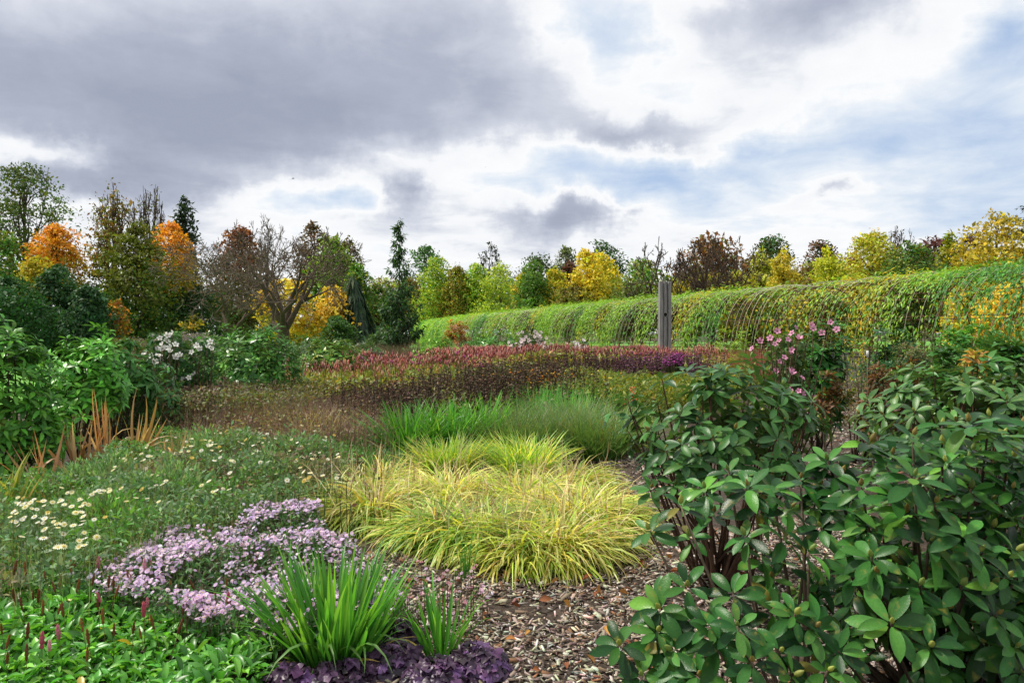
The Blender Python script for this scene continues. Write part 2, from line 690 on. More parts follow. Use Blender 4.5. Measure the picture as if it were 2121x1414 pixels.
# grass blades on the lawn (uncountable)
a = Acc()
P = np.concatenate([scatter([(-22, 16), (-9.3, 16), (-8.5, 22), (-9.1, 30), (-20, 34)], 6000)])
n = len(P)
blades(a, np.c_[P, np.full(n, .045)], rng.uniform(0, 6.28, n), rng.uniform(.05, .1, n), np.full(n, .012), rng.uniform(0, .5, n),
       rng.uniform(0, .6, n), pick(n, [((.11, .33, .035), 1), ((.16, .38, .05), .6)]), S=2)
o = link('lawn_grass', a.mesh('lawn_grass', M_BLADE))
tag(o, 'bright green mown lawn grass glimpsed under the branches', 'grass', kind='stuff')


# wood chips -------------------------------------------------------
def chip_mesh(seed, col):
    r = np.random.default_rng(seed)
    l, w_, h = 1.0, r.uniform(.16, .40), r.uniform(.06, .12)
    V = []
    for z in (-h / 2, h / 2):
        V += [[-l / 2 * r.uniform(.75, 1), -w_ / 2 * r.uniform(.5, 1), z], [l / 2 * r.uniform(.75, 1), -w_ / 2 * r.uniform(.4, 1), z],
              [l / 2 * r.uniform(.75, 1), w_ / 2 * r.uniform(.4, 1), z + r.uniform(-.04, .04)], [-l / 2 * r.uniform(.75, 1), w_ / 2 * r.uniform(.6, 1), z]]
    q = np.array([[4, 5, 6, 7], [0, 1, 5, 4], [1, 2, 6, 5], [2, 3, 7, 6], [3, 0, 4, 7]])
    return np.array(V), [q]


CHIPS = [chip_mesh(s, None) for s in range(8)]
CHIP_PAL = [((.19, .15, .12), 3.4), ((.31, .265, .22), 3), ((.47, .43, .38), 2.6), ((.09, .067, .052), 2.4), ((.52, .49, .45), .9), ((.24, .13, .07), .9)]
reg1 = gpoly([(660, 1180), (900, 1120), (1330, 1120), (1800, 1060), (2000, 1430), (1500, 1600), (600, 1600), (640, 1400)])
reg2 = gpoly([(1560, 960), (1620, 860), (1720, 820), (1840, 822), (1900, 1000), (1660, 1060)])
reg3 = gpoly([(1240, 960), (1330, 930), (1420, 960), (1400, 1060), (1300, 1090)])
reg4 = gpoly([(0, 900), (60, 855), (230, 858), (210, 905)])
pts = np.concatenate([scatter(reg1, 24000), scatter(reg2, 4200), scatter(reg3, 1700), scatter(reg4, 900)])
den_ = vnoise(pts[:, 0], pts[:, 1], 4.5, 21)
pts = pts[(den_ > -.55) | (rng.random(len(pts)) < .30)]
n = len(pts)
dd = pts[:, 1]
clen = rng.gamma(3.8, .0076, n) * np.where(dd > 8, 1.5, 1) + .008
yaw = rng.uniform(0, 6.28, n)
tl = rng.normal(0, .28, (n, 2))
L_ = nrm(np.stack([np.cos(yaw), np.sin(yaw), tl[:, 0]], 1))
Nn = nrm(np.stack([tl[:, 1], rng.normal(0, .28, n), np.ones(n)], 1))
Lw = frames(np.cross(Nn, L_), Nn)        # x column ~ length of the chip
zz = .012 + .012 * vnoise(pts[:, 0], pts[:, 1], 2.2, 3) + .008 * vnoise(pts[:, 0], pts[:, 1], 9, 4) + rng.uniform(0, .016, n)
loc = np.c_[pts, zz]
cols = pick(n, CHIP_PAL, .22)
order = np.argsort(np.hypot(pts[:, 0], pts[:, 1]) - 60 * clen * ((pts[:, 0] > -.7) & (pts[:, 0] < 1.2) & (dd > 3.4)))
sel = order[:300]
rest = order[300:]
var = rng.integers(0, 8, n)
a = Acc()
for k in range(8):
    s = rest[var[rest] == k]
    a.inst(CHIPS[k], Lw[s], loc[s], clen[s], cols[s])
link('chip_litter', a.mesh('chip_litter', M_CHIP), mulch, kind='stuff')
cm = []
for k in range(24):
    a = Acc()
    a.inst(CHIPS[k % 8], IDEN[None], np.zeros((1, 3)), 1.0, pick(1, CHIP_PAL, .15))
    cm.append(a.mesh('wood_chip', M_CHIP))
for i in sel:
    m4 = Matrix.Translation(loc[i]) @ Matrix(Lw[i].tolist()).to_4x4() @ Matrix.Scale(clen[i], 4)
    link('wood_chip', cm[random.randrange(24)], mulch, m4)


# ================================================================== trees
BARK = (.085, .07, .055)


def limb_paths(acc, base, tips, r, K=5, col=BARK, sag=.15):
    for tpt, hb in tips:
        p0 = np.array(hb)
        mid = (p0 + tpt) / 2 + rng.normal(0, .12, 3) * np.linalg.norm(tpt - p0)
        mid[2] += sag * np.linalg.norm(tpt - p0)
        path_tube(acc, bez(p0, mid, tpt, 5), r, r * .25, K, col)


def envelope(kind, t):
    if kind == 'cone':
        return (1 - t) ** .45 * np.minimum(1, .6 + t * 4)
    if kind == 'column':
        return np.sin(np.pi * np.clip(t * .93 + .07, 0, 1)) ** .45
    if kind == 'dome':
        return np.sqrt(np.clip(1 - t ** 2.2, 0, 1)) * np.minimum(1, .55 + t * 2.2)
    return np.sqrt(np.clip(1 - (2 * t - 1) ** 2, 0, 1)) * (1.08 - .25 * t)


def vn3(P, s, seed):
    return .6 * vnoise(P[:, 0] + .7 * P[:, 2], P[:, 1] + .45 * P[:, 2], s, seed) + .6 * vnoise(P[:, 2] + .5 * P[:, 0], P[:, 1] - .6 * P[:, 0], s * 1.3, seed + 50)


def crown_leaves(acc, puffs, n, size, pal, pal_hi=None, z0=0, z1=1, up=.5, tm=KITE, hang=0., patch=.28, env=None, env_frac=.0, seed=0):
    """leaf-sized faces over the shells of clumps and through the lumpy crown volume; pal_hi takes over towards the top"""
    pc, pr = np.array([p[0] for p in puffs]), np.array([p[1] for p in puffs])
    pw = pr[:, 0] * pr[:, 1] + pr[:, 0] * pr[:, 2]
    k = rng.choice(len(pc), n, p=pw / pw.sum())
    d = rdir(n)
    d[:, 2] = np.abs(d[:, 2]) * np.where(rng.random(n) < .72, 1, -1)
    rad = rng.uniform(0, 1, n) ** .4
    rad = np.where(rng.random(n) < .15, rad * 1.3, rad)
    P = pc[k] + d * pr[k] * rad[:, None]
    pj = np.exp(rng.normal(0, patch, (len(pc), 1))) * np.exp(rng.normal(0, patch * .3, (len(pc), 3)))
    tone = pj[k]
    if env is not None and env_frac > 0:
        base, H, Rr, kind, lean, sq = env
        m = int(n * env_frac * 1.5)
        t = rng.random(m * 2)
        e = envelope(kind, t)
        kp = rng.random(m * 2) < (e + .12)
        t, e = t[kp][:m], e[kp][:m]
        m = len(t)
        aa = rng.uniform(0, 6.28, m)
        Q = np.stack([np.cos(aa) * e * Rr, np.sin(aa) * e * Rr * sq, t * (H - z0)], 1)
        lump = 1 + .30 * vn3(Q / Rr, 3.4, seed) + .20 * vn3(Q / Rr, 8.0, seed + 7)
        u = rng.random(m) ** .38
        Q[:, :2] *= (u * lump)[:, None]
        Q[:, 0] += lean * t * H
        Q[:, 2] *= (1 + .08 * vn3(Q / Rr, 4, seed + 3))
        gap = vn3(Q / Rr, 6.5, seed + 11)
        kp = gap > -.28 + .25 * (u[:] > .8)
        Q, aa, t, gp = Q[kp], aa[kp], t[kp], gap[kp]
        Q = Q + base + [0, 0, z0]
        dq = np.stack([np.cos(aa), np.sin(aa), (t - .35) * 1.4], 1)
        keep = n - len(Q)
        P, d, tone = P[:keep], d[:keep], tone[:keep]
        P, d = np.concatenate([P, Q]), np.concatenate([d, nrm(dq)])
        tone = np.concatenate([tone, np.exp(patch * 1.1 * gp)[:, None] * np.ones((1, 3))])
        n = len(P)
    N_ = nrm(d * .8 + np.array([0, 0, up]) + rng.normal(0, .55, (n, 3)))
    L_ = nrm(rng.normal(0, 1, (n, 3)) + np.array([0, 0, -hang]))
    col = pick(n, pal, .13)
    if pal_hi:
        hi = pick(n, pal_hi, .13)
        tt = (P[:, 2] - z0) / (z1 - z0) + .22 * vnoise(P[:, 0] + P[:, 2], P[:, 1], 1.1, 8) + rng.normal(0, .12, n)
        col = np.where((tt > .5)[:, None], hi, col)
    col = np.clip(col * tone, .004, .9)
    s = size * np.exp(rng.normal(0, .25, n))
    acc.inst(tm, frames(L_, N_), P, s, col)


def tree(name, label, px, top, half, d, kind, pal, pal_hi=None, cb=.25, n=3600, ls=.30, npuff=26, group=None, lean=0, tm=KITE,
         pz=.75, psize=.36, up=.5, hang=0., barkcol=BARK, sq=1.0, trunk_r=None, fill=.8, ef=.62):
    x, H, Rr = X(px, d), Zp(top, d), half * (1.14 if group == GL else 1.0) * d / F
    base = np.array([x, d, 0.])
    T = thing(name, label, 'tree', base, group)
    z0 = cb * H
    puffs, tips = [], []
    r0 = trunk_r or max(.09, H * .017)
    for i in range(npuff):
        if kind == 'cone':
            t = 1 - rng.random() ** .62
        else:
            t = rng.random()
        t = min(max(t, .02), .97)
        e = float(envelope(kind, np.array(t)))
        s = Rr * psize * rng.uniform(.7, 1.25) * (.45 + .55 * e)
        aa = rng.uniform(0, 6.28)
        rr = max(0, (Rr * e - s * .7)) * fill ** .5 * math.sqrt(rng.uniform(.15, 1))
        c = base + np.array([rr * math.cos(aa) + lean * t * H, rr * math.sin(aa) * sq, z0 + t * (H - z0) - s * pz * .55])
        puffs.append((c, np.array([s, s, s * pz])))
        hb = base + np.array([lean * .6 * t * H, 0, max(.25 * H, c[2] - .12 * H - .35 * rr)])
        tips.append((c, hb))
    top_s = Rr * (.20 if kind == 'cone' else psize * .8)
    puffs.append((base + np.array([lean * H, 0, H - top_s * .9]), np.array([top_s, top_s, top_s * (1.5 if kind == 'cone' else pz)])))
    a = Acc()
    tp = [base, base + [rng.normal(0, .01) * H, 0, .3 * H], base + [lean * .5 * H, 0, .62 * H], base + [lean * H * .9, 0, .93 * H]]
    path_tube(a, tp, r0, r0 * .2, 7, barkcol)
    limb_paths(a, base, tips[:16], r0 * .4, 4, barkcol)
    link('trunk', a.mesh('trunk', M_BARK, base, True), T)
    a = Acc()
    crown_leaves(a, puffs, int(n * 1.5), ls, pal, pal_hi, z0, H, up, tm, hang, env=(base, H, Rr, kind, lean, sq), env_frac=ef, seed=int(px) + 100)
    link('crown', a.mesh('crown', M_TREE, base), T)
    return T


def bare_segments(depth, nlimb, spread, seed, gn=.25, trunk_h=.22, kids=(2, 4)):
    r = np.random.default_rng(seed)
    S = []

    def grow(p, dr, ln, rad, lev):
        q = p
        dd_ = dr
        for s in range(2):
            dd_ = nrm(dd_ + r.normal(0, gn, 3) * .55 + np.array([0, 0, .05 if lev < 3 else .0]))
            q2 = q + dd_ * ln / 2
            rr = rad * (1 - .22 * (s + 1))
            S.append((q, q2, rad * (1 - .22 * s), rr, lev))
            q = q2
            if lev >= depth - 1 and s == 0 and r.random() < .8:
                side = nrm(dd_ + r.normal(0, .8, 3))
                S.append((q, q + side * ln * .5, rr * .6, rr * .3, lev + 1))
        if lev < depth:
            for k in range(r.integers(kids[0], kids[1])):
                nd = nrm(dd_ + r.normal(0, spread, 3) * np.array([1, 1, .7]))
                grow(q, nd, ln * r.uniform(.62, .88), max(rad * .56 * r.uniform(.75, 1.1), .0), lev + 1)
    S.append((np.zeros(3), np.array([0.01, 0, trunk_h]), .034, .028, 0))
    a0 = r.uniform(0, 6.28)
    for k in range(nlimb):
        aa = a0 + 2 * math.pi * k / nlimb + r.normal(0, .25)
        t = r.uniform(.6, 1.0)
        grow(np.array([0.01, 0, trunk_h * t]), nrm(np.array([math.cos(aa), math.sin(aa), r.uniform(.55, 1.5)])), .24, .019, 1)
    return S


def bare_tree(name, label, px, top, half, d, seed, nlimb=4, spread=.55, depth=6, col=(.13, .11, .09), twig=(.17, .145, .12), trunk_h=.22,
              group=None, rscale=1.0, rmin=.011, leaves=None, nleaf=0, lsize=.2, twist=.25, base_py=None, kids=(2, 4)):
    x, H, Rr = X(px, d), Zp(top, d), half * d / F
    base = np.array([x, d, 0.])
    S = bare_segments(depth, nlimb, spread, seed, twist, trunk_h, kids)
    P0, P1 = np.array([s[0] for s in S]), np.array([s[1] for s in S])
    r0, r1, lev = np.array([s[2] for s in S]), np.array([s[3] for s in S]), np.array([s[4] for s in S])
    ext = np.percentile(np.abs(P1[:, 0]), 98)
    zt = np.percentile(P1[:, 2], 99.5)
    k = np.array([Rr / ext, Rr / ext, H / zt])
    P0, P1 = P0 * k + base, P1 * k + base
    sr = H * rscale
    r0, r1 = np.maximum(r0 * sr, rmin), np.maximum(r1 * sr, rmin * .8)
    T = thing(name, label, 'tree', base, group)
    a = Acc()
    big = lev <= 2
    tubes(a, P0[big], P1[big], r0[big], r1[big], 7, col)
    a2 = Acc()
    cc = pick((~big).sum(), [(twig, 1), (np.array(twig) * .7, .7)], .12)
    tubes(a2, P0[~big], P1[~big], r0[~big], r1[~big], 3, cc)
    link('trunk', a.mesh('trunk', M_BARK, base, True), T)
    link('crown', a2.mesh('crown', M_BARK, base), T)
    if leaves:
        ends = P1[lev >= depth - 1]
        i = rng.integers(0, len(ends), nleaf)
        P = ends[i] + rng.normal(0, .25, (nleaf, 3))
        a3 = Acc()
        a3.inst(KITE, frames(rdir(nleaf), rdir(nleaf) + [0, 0, .6]), P, lsize * np.exp(rng.normal(0, .25, nleaf)), pick(nleaf, leaves, .2))
        link('leaves', a3.mesh('leaves', M_TREE, base), T)
    return T


GRN, DGRN, BGRN = (.085, .21, .032), (.040, .105, .030), (.17, .36, .04)
OLV, YGR, YEL = (.18, .21, .035), (.38, .45, .04), (.72, .56, .05)
ORG, BRN, RUS, MAR = (.62, .26, .025), (.17, .095, .04), (.24, .10, .035), (.13, .045, .04)
BLU = (.045, .115, .045)
GL = 'autumn trees on the west side'
GM = 'conical trees turning yellow behind the pergola'
GB = 'tall trees on the far skyline'

# far skyline trees first
SKY = [
    # px, top, half, d, kind, palette, label
    (880, 510, 44, 140, 'round', [(DGRN, 2), (GRN, 1)], 'round dark green tree on the skyline just past the slim sapling'),
    (1122, 524, 66, 138, 'dome', [(DGRN, 1), ((.06, .09, .02), 1)], 'broad dull green tree behind the yellow row on the skyline'),
    (1172, 512, 26, 138, 'round', [((.16, .19, .08), 1), ((.1, .14, .05), 1)], 'pale thin feathery tree on the skyline'),
    (1180, 545, 26, 122, 'round', [(MAR, 2), (BRN, 1)], 'dark wine red tree between dull green and golden trees'),
    (1249, 502, 46, 120, 'round', [(DGRN, 2), ((.05, .08, .02), 1)], 'dark green round tree behind the golden conical tree'),
    (1470, 492, 78, 72, 'dome', [((.22, .11, .03), 2), (RUS, 1), (OLV, .6)], 'domed orange brown tree above two bare orchard trees'),
    (1596, 488, 56, 108, 'dome', [(DGRN, 1), ((.07, .08, .02), 1)], 'domed dark olive tree on the skyline beside the brown dome'),
    (1702, 498, 46, 110, 'dome', [(MAR, 1), (BRN, 1), (DGRN, .5)], 'red brown oak on the skyline right of dark olive dome'),
    (1770, 530, 50, 100, 'dome', [(BRN, 1), (RUS, 1)], 'low rusty tree between two yellow green trees'),
    (1935, 490, 60, 98, 'dome', [(MAR, 2), ((.09, .03, .03), 1)], 'dark maroon tree on the skyline behind yellow trees'),
    (2010, 488, 44, 104, 'dome', [(MAR, 1), (BRN, 1)], 'maroon brown tree half hidden by tall yellow tree at right'),
    (800, 575, 60, 128, 'dome', [(OLV, 1), (BRN, .6), (YGR, .4)], 'olive brown tree behind the slim sapling'),
    (1000, 560, 70, 142, 'dome', [(OLV, 1), (DGRN, 1)], 'dull olive tree low behind the open crowned oak'),
    (1330, 545, 70, 92, 'dome', [(OLV, 1.5), (GRN, 1)], 'olive green tree behind the gnarled bare tree by the post'),
    (1530, 555, 80, 92, 'dome', [(OLV, 1), (DGRN, 1)], 'low dark olive tree under the brown dome'),
    (1680, 545, 70, 90, 'dome', [(BRN, 1), (OLV, 1)], 'low brown olive tree behind the bright yellow pair'),
    (1850, 535, 80, 92, 'dome', [(OLV, 1), (GRN, 1), (BRN, .5)], 'low mixed green tree behind the tall yellow green tree'),
    (2090, 540, 70, 88, 'dome', [(OLV, 1), (YEL, .3)], 'low olive tree at the far right edge'),
    (1240, 570, 60, 124, 'dome', [(OLV, 1), (DGRN, .6)], 'low olive tree behind the golden conical tree'),
    (1420, 560, 60, 88, 'dome', [(OLV, 1), (YGR, .5), (GRN, 1)], 'olive green tree behind the post and bare limbs'),
    (1625, 560, 60, 94, 'dome', [(OLV, 1), (BRN, .5)], 'dull olive tree low behind the bright yellow conical tree'),
    (1745, 552, 44, 84, 'dome', [(GRN, 1), (OLV, 1)], 'green tree low between lime yellow and tall yellow green trees'),
    (1990, 545, 60, 82, 'dome', [(OLV, 1), (GRN, .7)], 'green olive tree low before the maroon crowns'),
    (1070, 580, 60, 138, 'dome', [(GRN, 1), (OLV, 1)], 'green tree low behind the pale green conical tree'),
    (850, 575, 44, 136, 'dome', [(OLV, 1), ((.2, .13, .04), .7)], 'tan olive tree beside the first conical tree'),
    (930, 575, 60, 142, 'dome', [(OLV, 1), (GRN, .6)], 'low olive tree behind the first yellow green trees'),
]
for px, top, half, d, kind, pal, lab in SKY:
    tree('broadleaf_tree', lab, px, top, half * 1.36, d, kind, pal, n=2700, ls=.46, npuff=26, cb=.22, group=GB)
bare_tree('open_oak', 'open crowned dark oak standing alone on the far skyline', 1015, 506, 36, 140, 5, 4, .6, 5, (.05, .045, .035), (.06, .055, .04),
          .35, GB, leaves=[((.04, .06, .02), 1)], nleaf=700, lsize=.5, rmin=.03)
bare_tree('thin_bare_tree', 'thin leafless tree on the skyline right of the tall yellow green tree', 1852, 476, 32, 100, 9, 4, .6, 5, (.1, .08, .07), (.12, .09, .08),
          .3, GB, leaves=[((.1, .07, .03), 1)], nleaf=350, lsize=.4, rmin=.03)

# row of conical trees behind the pergola
ROW = [
    (906, 534, 36, 72, [(YGR, 2), (BGRN, 1.2)], None, 'first light yellow green conical tree from the sapling'),
    (947, 548, 30, 76, [((.30, .22, .03), 1.5), (OLV, 1), (YGR, .6)], None, 'brownish orange conical tree between two green ones'),
    (982, 548, 33, 70, [((.17, .30, .03), 1.5), (YGR, 1)], None, 'fresh green conical tree with golden lower side'),
    (1036, 543, 38, 71, [((.20, .28, .05), 1.5), (YGR, 1)], None, 'pale green conical tree under the open oak'),
    (1088, 562, 26, 67, [(YGR, 1), ((.38, .32, .03), 1)], [(YEL, 1), (YGR, 1)], 'small conical tree with yellow tip'),
    (1104, 545, 34, 80, [((.12, .2, .04), 1), (GRN, .7)], None, 'grey green conical tree set back in the yellow row'),
    (1150, 560, 36, 70, [(YGR, 1.2), (OLV, 1)], [(YEL, 1), (YGR, 1.3)], 'green conical tree with golden crown before the wine red tree'),
    (1188, 592, 30, 66, [(OLV, 1), ((.2, .15, .03), 1)], None, 'low brown green tree at the foot of the golden tree'),
    (1216, 519, 36, 74, [(YEL, 1.5), ((.45, .40, .04), 1)], None, 'tall golden yellow conical tree'),
    (1250, 532, 40, 68, [(YEL, 1), ((.44, .42, .04), 1.2), (YGR, .4)], None, 'wide golden yellow tree beside the taller golden one'),
    (1272, 590, 34, 63, [((.50, .42, .04), 1), (YGR, 1)], None, 'low yellow bush tree before the golden trees'),
    (1312, 590, 36, 66, [((.12, .2, .03), 1), (OLV, 1)], None, 'green rounded tree right of the golden trees'),
    (1440, 560, 40, 62, [((.42, .32, .03), 1), (OLV, .8), (YGR, .5)], None, 'mustard tree glimpsed through the bare branches'),
    (1520, 565, 44, 60, [((.42, .33, .03), 1), (YGR, 1)], None, 'mustard green tree right of the bare branches'),
    (1576, 520, 32, 66, [((.30, .28, .05), 1), (OLV, .7), (YGR, 1)], None, 'dull yellow conical tree, duller of a close pair'),
    (1621, 519, 34, 60, [((.55, .45, .04), 1), ((.40, .36, .04), 1)], None, 'bright yellow conical tree, brighter of a close pair'),
    (1716, 514, 36, 60, [((.36, .38, .03), 1.3), (YGR, 1)], None, 'small lime yellow conical tree alone before rusty tree'),
    (1806, 480, 50, 58, [((.32, .32, .03), 1), (YGR, 1), ((.40, .33, .04), .8)], None, 'tall yellow green tree with rounded top behind the pergola'),
    (1764, 575, 36, 52, [((.42, .36, .04), 1), (YGR, .8)], None, 'yellow lower tree in front of the tall yellow green tree'),
    (1890, 508, 54, 50, [((.06, .12, .03), 1.5), (OLV, 1), (GRN, 1)], None, 'dark green leafy tree between yellow trees'),
    (1964, 490, 30, 54, [((.33, .32, .03), 1), (YGR, 1)], None, 'small yellow green tree before the maroon crown'),
    (2062, 450, 58, 48, [((.42, .33, .03), 1), ((.30, .26, .03), 1), (YEL, .4)], None, 'tallest golden tree near the right edge'),
    (2010, 560, 40, 44, [((.46, .34, .03), 1), (YGR, .6)], None, 'golden low tree seen through the pergola frame at right'),
    (2110, 580, 50, 36, [(YEL, 1), ((.66, .42, .03), 1)], None, 'bright orange yellow bush seen through the pergola at right edge'),
    (1700, 600, 50, 44, [((.30, .28, .04), 1), (YEL, .6), (GRN, .8)], None, 'yellow olive bush seen through the bare pergola strings'),
    (1590, 610, 60, 48, [((.24, .26, .04), 1), (YEL, .4), (GRN, .8)], None, 'olive bush seen through the pergola strings'),
]
for px, top, half, d, pal, hi, lab in ROW:
    knd = 'column' if any(s in lab for s in ('bush', 'rounded', 'dark green', 'mustard', 'tall yellow green', 'tallest', 'low brown')) else 'cone'
    d = 112 + (px % 7) * 2 if px < 1060 else (88 + px % 9 if px < 1300 else d)
    tree('deciduous_tree', lab, px, top, half * (1.65 if px < 1320 else 1.5), d, knd, pal, hi, cb=.22, n=4300, ls=.24 if d < 80 else .36, npuff=34, group=GM, pz=1.0, psize=.42, up=.3)

# the west group
ash = tree('ash_tree', 'tall open green tree at the far left, highest of all', 52, 338, 100, 60, 'round', [((.07, .13, .025), 2), ((.12, .15, .03), 1)],
     n=3600, ls=.26, npuff=60, cb=.36, group=GL, psize=.24, pz=.55, fill=1.0, ef=.30)
limbs = bare_tree('ash_limbs', 'limbs', 40, 350, 92, 61, 31, 5, .5, 5, (.05, .045, .04), (.06, .055, .045), .4, GL, rmin=.025)
for ch in list(limbs.children):
    ch.parent = ash
    ch.location = limbs.location - ash.location
    ch['kind'] = 'stuff'
    ch.name = 'limb' if ch.name.startswith('trunk') else 'branch'
bpy.data.objects.remove(limbs)
tree('green_tree', 'dark green tree at the left edge below the tall one', -10, 480, 80, 50, 'round', [(DGRN, 1), (GRN, 1.4)], [(GRN, 1), (OLV, .6)], n=5000, ls=.26, npuff=32, cb=.05, group=GL)
tree('orange_maple', 'orange maple with yellow lower boughs at left', 118, 470, 62, 52, 'dome', [((.42, .36, .03), 1.4), (OLV, .5)], [(ORG, 2), ((.55, .33, .03), 1)], n=4600, ls=.22, npuff=34, cb=.42, group=GL, pz=.55)
tree('yellow_maple', 'yellow leaved young maple below the orange maple', 75, 530, 36, 48, 'round', [((.48, .36, .03), 1), ((.33, .33, .03), 1)], n=2000, ls=.2, npuff=20, cb=.5, group=GL, pz=.5)
tree('dark_willow', 'drooping dark blue green tree under the orange maple', 120, 548, 62, 44, 'dome', [(BLU, 1.5), (DGRN, 1)], n=5200, ls=.22, npuff=34, cb=.02, group=GL, hang=1.2)
tree('dark_willow', 'low dark blue green tree right of the drooping one', 185, 590, 50, 41, 'dome', [(BLU, 1), ((.03, .075, .035), 1.4)], n=4800, ls=.2, npuff=32, cb=.02, group=GL, hang=1.2)
tree('dark_bush_tree', 'dark green bushy tree behind the bright rhododendron at left edge', 20, 575, 90, 40, 'dome', [(DGRN, 1), ((.03, .11, .03), 1.5)], n=5600, ls=.2, npuff=36, cb=.02, group=GL)
bare_tree('dead_snag', 'twisted bare snag rising above the olive maple', 236, 394, 46, 56, 41, 5, .55, 5, (.085, .07, .055), (.09, .075, .06), .55, GL,
          rmin=.022, leaves=[((.20, .12, .03), 1), (OLV, 1)], nleaf=900, lsize=.24, twist=.5)
tree('brown_maple', 'thin brown leaved maple round the trunk of the twisted snag', 222, 452, 46, 54, 'column', [(OLV, 1), (GRN, .6)], [((.22, .12, .03), 1), (OLV, .8)], n=2600, ls=.22, npuff=40, cb=.2, group=GL, psize=.3, pz=.5, ef=.25)
bare_tree('bare_top_tree', 'fine branched nearly leafless tree behind the olive maple', 302, 394, 50, 60, 52, 5, .5, 6, (.09, .075, .06), (.11, .09, .07), .5, GL,
          rmin=.02, leaves=[((.13, .14, .04), 1)], nleaf=450, lsize=.2)
tree('olive_maple', 'olive green maple in the middle of the west group', 285, 466, 62, 50, 'column', [((.05, .12, .022), 1.3), (GRN, 1), (OLV, .7)], [((.16, .19, .02), 1), (OLV, 1)], n=6800, ls=.22, npuff=44, cb=.04, group=GL, pz=.55, psize=.34)
tree('orange_tree', 'glowing orange tree beside the dark columnar tree', 356, 460, 52, 55, 'dome', [((.46, .34, .03), 1), (OLV, .5)], [(ORG, 1.5), ((.62, .34, .04), 1)], n=4200, ls=.22, npuff=30, cb=.42, group=GL, pz=.6)
tree('columnar_tree', 'dark narrow evergreen rising behind the orange tree', 382, 422, 27, 64, 'column', [((.03, .06, .025), 1)], n=2600, ls=.3, npuff=26, cb=.3, group=GL, psize=.5, pz=1.2)
tree('rust_shrub', 'small rusty orange shrub at the foot of the olive maple', 243, 622, 22, 44, 'dome', [(ORG, .8), (RUS, 1), (OLV, .8)], n=1200, ls=.16, npuff=16, cb=.35, group=GL, pz=.5)
tree('dark_yew', 'very dark yew behind the bare grey tree', 400, 590, 90, 56, 'dome', [(DGRN, 1), ((.05, .08, .03), 1)], n=4200, ls=.25, npuff=30, cb=.02, group=GL)
tree('russet_beech', 'russet brown beech behind the bare magnolias', 500, 467, 64, 62, 'dome', [((.20, .13, .06), 1), (OLV, .6)], [((.22, .09, .045), 1.4), ((.30, .13, .05), .7)], n=5200, ls=.26, npuff=34, cb=.2, group=GL)
tree('brown_oak', 'dull brown oak top behind the spreading bare tree', 652, 465, 50, 74, 'dome', [(BRN, 1), ((.10, .08, .04), 1)], n=3800, ls=.28, npuff=30, cb=.3, group=GL, psize=.3)
tree('brown_oak', 'small dull brown oak crown at the right shoulder of the green one', 722, 496, 34, 72, 'dome', [((.11, .08, .035), 1), (OLV, .6)], n=1900, ls=.28, npuff=20, cb=.4, group=GL, psize=.3)
tree('green_oak', 'bright green tree with yellow top edging the west group', 690, 490, 52, 56, 'round', [((.08, .2, .025), 1.5), (GRN, 1)], [((.20, .27, .03), 1.3), (BGRN, 1)], n=5200, ls=.24, npuff=32, cb=.12, group=GL)
tree('green_oak', 'lower fresh green tree sloping down towards the sapling', 740, 545, 34, 54, 'column', [((.07, .17, .025), 1), (GRN, 1), (YGR, .4)], n=3400, ls=.22, npuff=28, cb=.05, group=GL)
tree('olive_thicket', 'olive brown small tree between weeping conifer and sapling', 780, 590, 40, 58, 'dome', [(OLV, 1), (BRN, .5), (GRN, 1)], n=3000, ls=.22, npuff=24, cb=.03, group=GL)
tree('yellow_tree', 'bright yellow leaved small tree behind the spreading bare trunk', 590, 575, 66, 45, 'round', [((.74, .50, .04), 1.5), ((.70, .58, .08), 1)], n=2300, ls=.22, npuff=40, cb=.18, group=GL, psize=.2, pz=.55, ef=.2)
tree('yellow_tree', 'golden orange small tree right of the spreading bare tree', 690, 592, 54, 46, 'dome', [((.72, .48, .05), 1.4), ((.68, .55, .10), 1)], n=2100, ls=.22, npuff=36, cb=.22, group=GL, psize=.26, pz=.6, ef=.4)
tree('yellow_tree', 'small yellow tinted tree low at the foot of the grey bare tree', 400, 650, 40, 46, 'dome', [((.56, .40, .04), 1), (OLV, 1.2)], n=900, ls=.16, npuff=22, cb=.1, group=GL, psize=.24, pz=.5, ef=.1)
tree('green_thicket', 'dark green thicket under the yellow trees', 640, 660, 120, 52, 'dome', [(DGRN, 1), (GRN, 1)], n=3600, ls=.2, npuff=34, cb=.02, group=GL)
for px_, top_, half_, d_, lab_ in ((330, 610, 90, 64, 'dark thicket low behind the olive maple'), (450, 600, 80, 66, 'dark thicket low behind the grey bare tree'), (545, 606, 80, 68, 'dark thicket low behind the spreading bare tree'),
                                    (750, 612, 80, 70, 'dark thicket low behind the weeping conifer'), (210, 600, 80, 62, 'dark thicket low behind the twisted snag')):
    tree('dark_thicket', lab_, px_, top_, half_, d_, 'dome', [(DGRN, 1.3), (GRN, .7), (OLV, .5)], n=3000, ls=.28, npuff=26, cb=.01, group=GL)
tree('green_thicket', 'mid green bush beside the weeping conifer', 700, 655, 44, 44, 'dome', [(GRN, 1), ((.06, .13, .05), 1)], n=2400, ls=.16, npuff=24, cb=.02, group=GL)
bare_tree('bare_magnolia', 'grey bare twiggy tree left of the spreading one', 478, 512, 140, 43, 61, 5, .6, 7, (.12, .10, .08), (.19, .165, .14), .22, GL, rmin=.015, rscale=1.1)
bare_tree('bare_magnolia', 'spreading bare tree with thick dark trunk and limbs', 586, 470, 136, 38, 77, 5, .6, 7, (.10, .08, .06), (.17, .14, .115), .27, GL, rmin=.013, rscale=1.45)
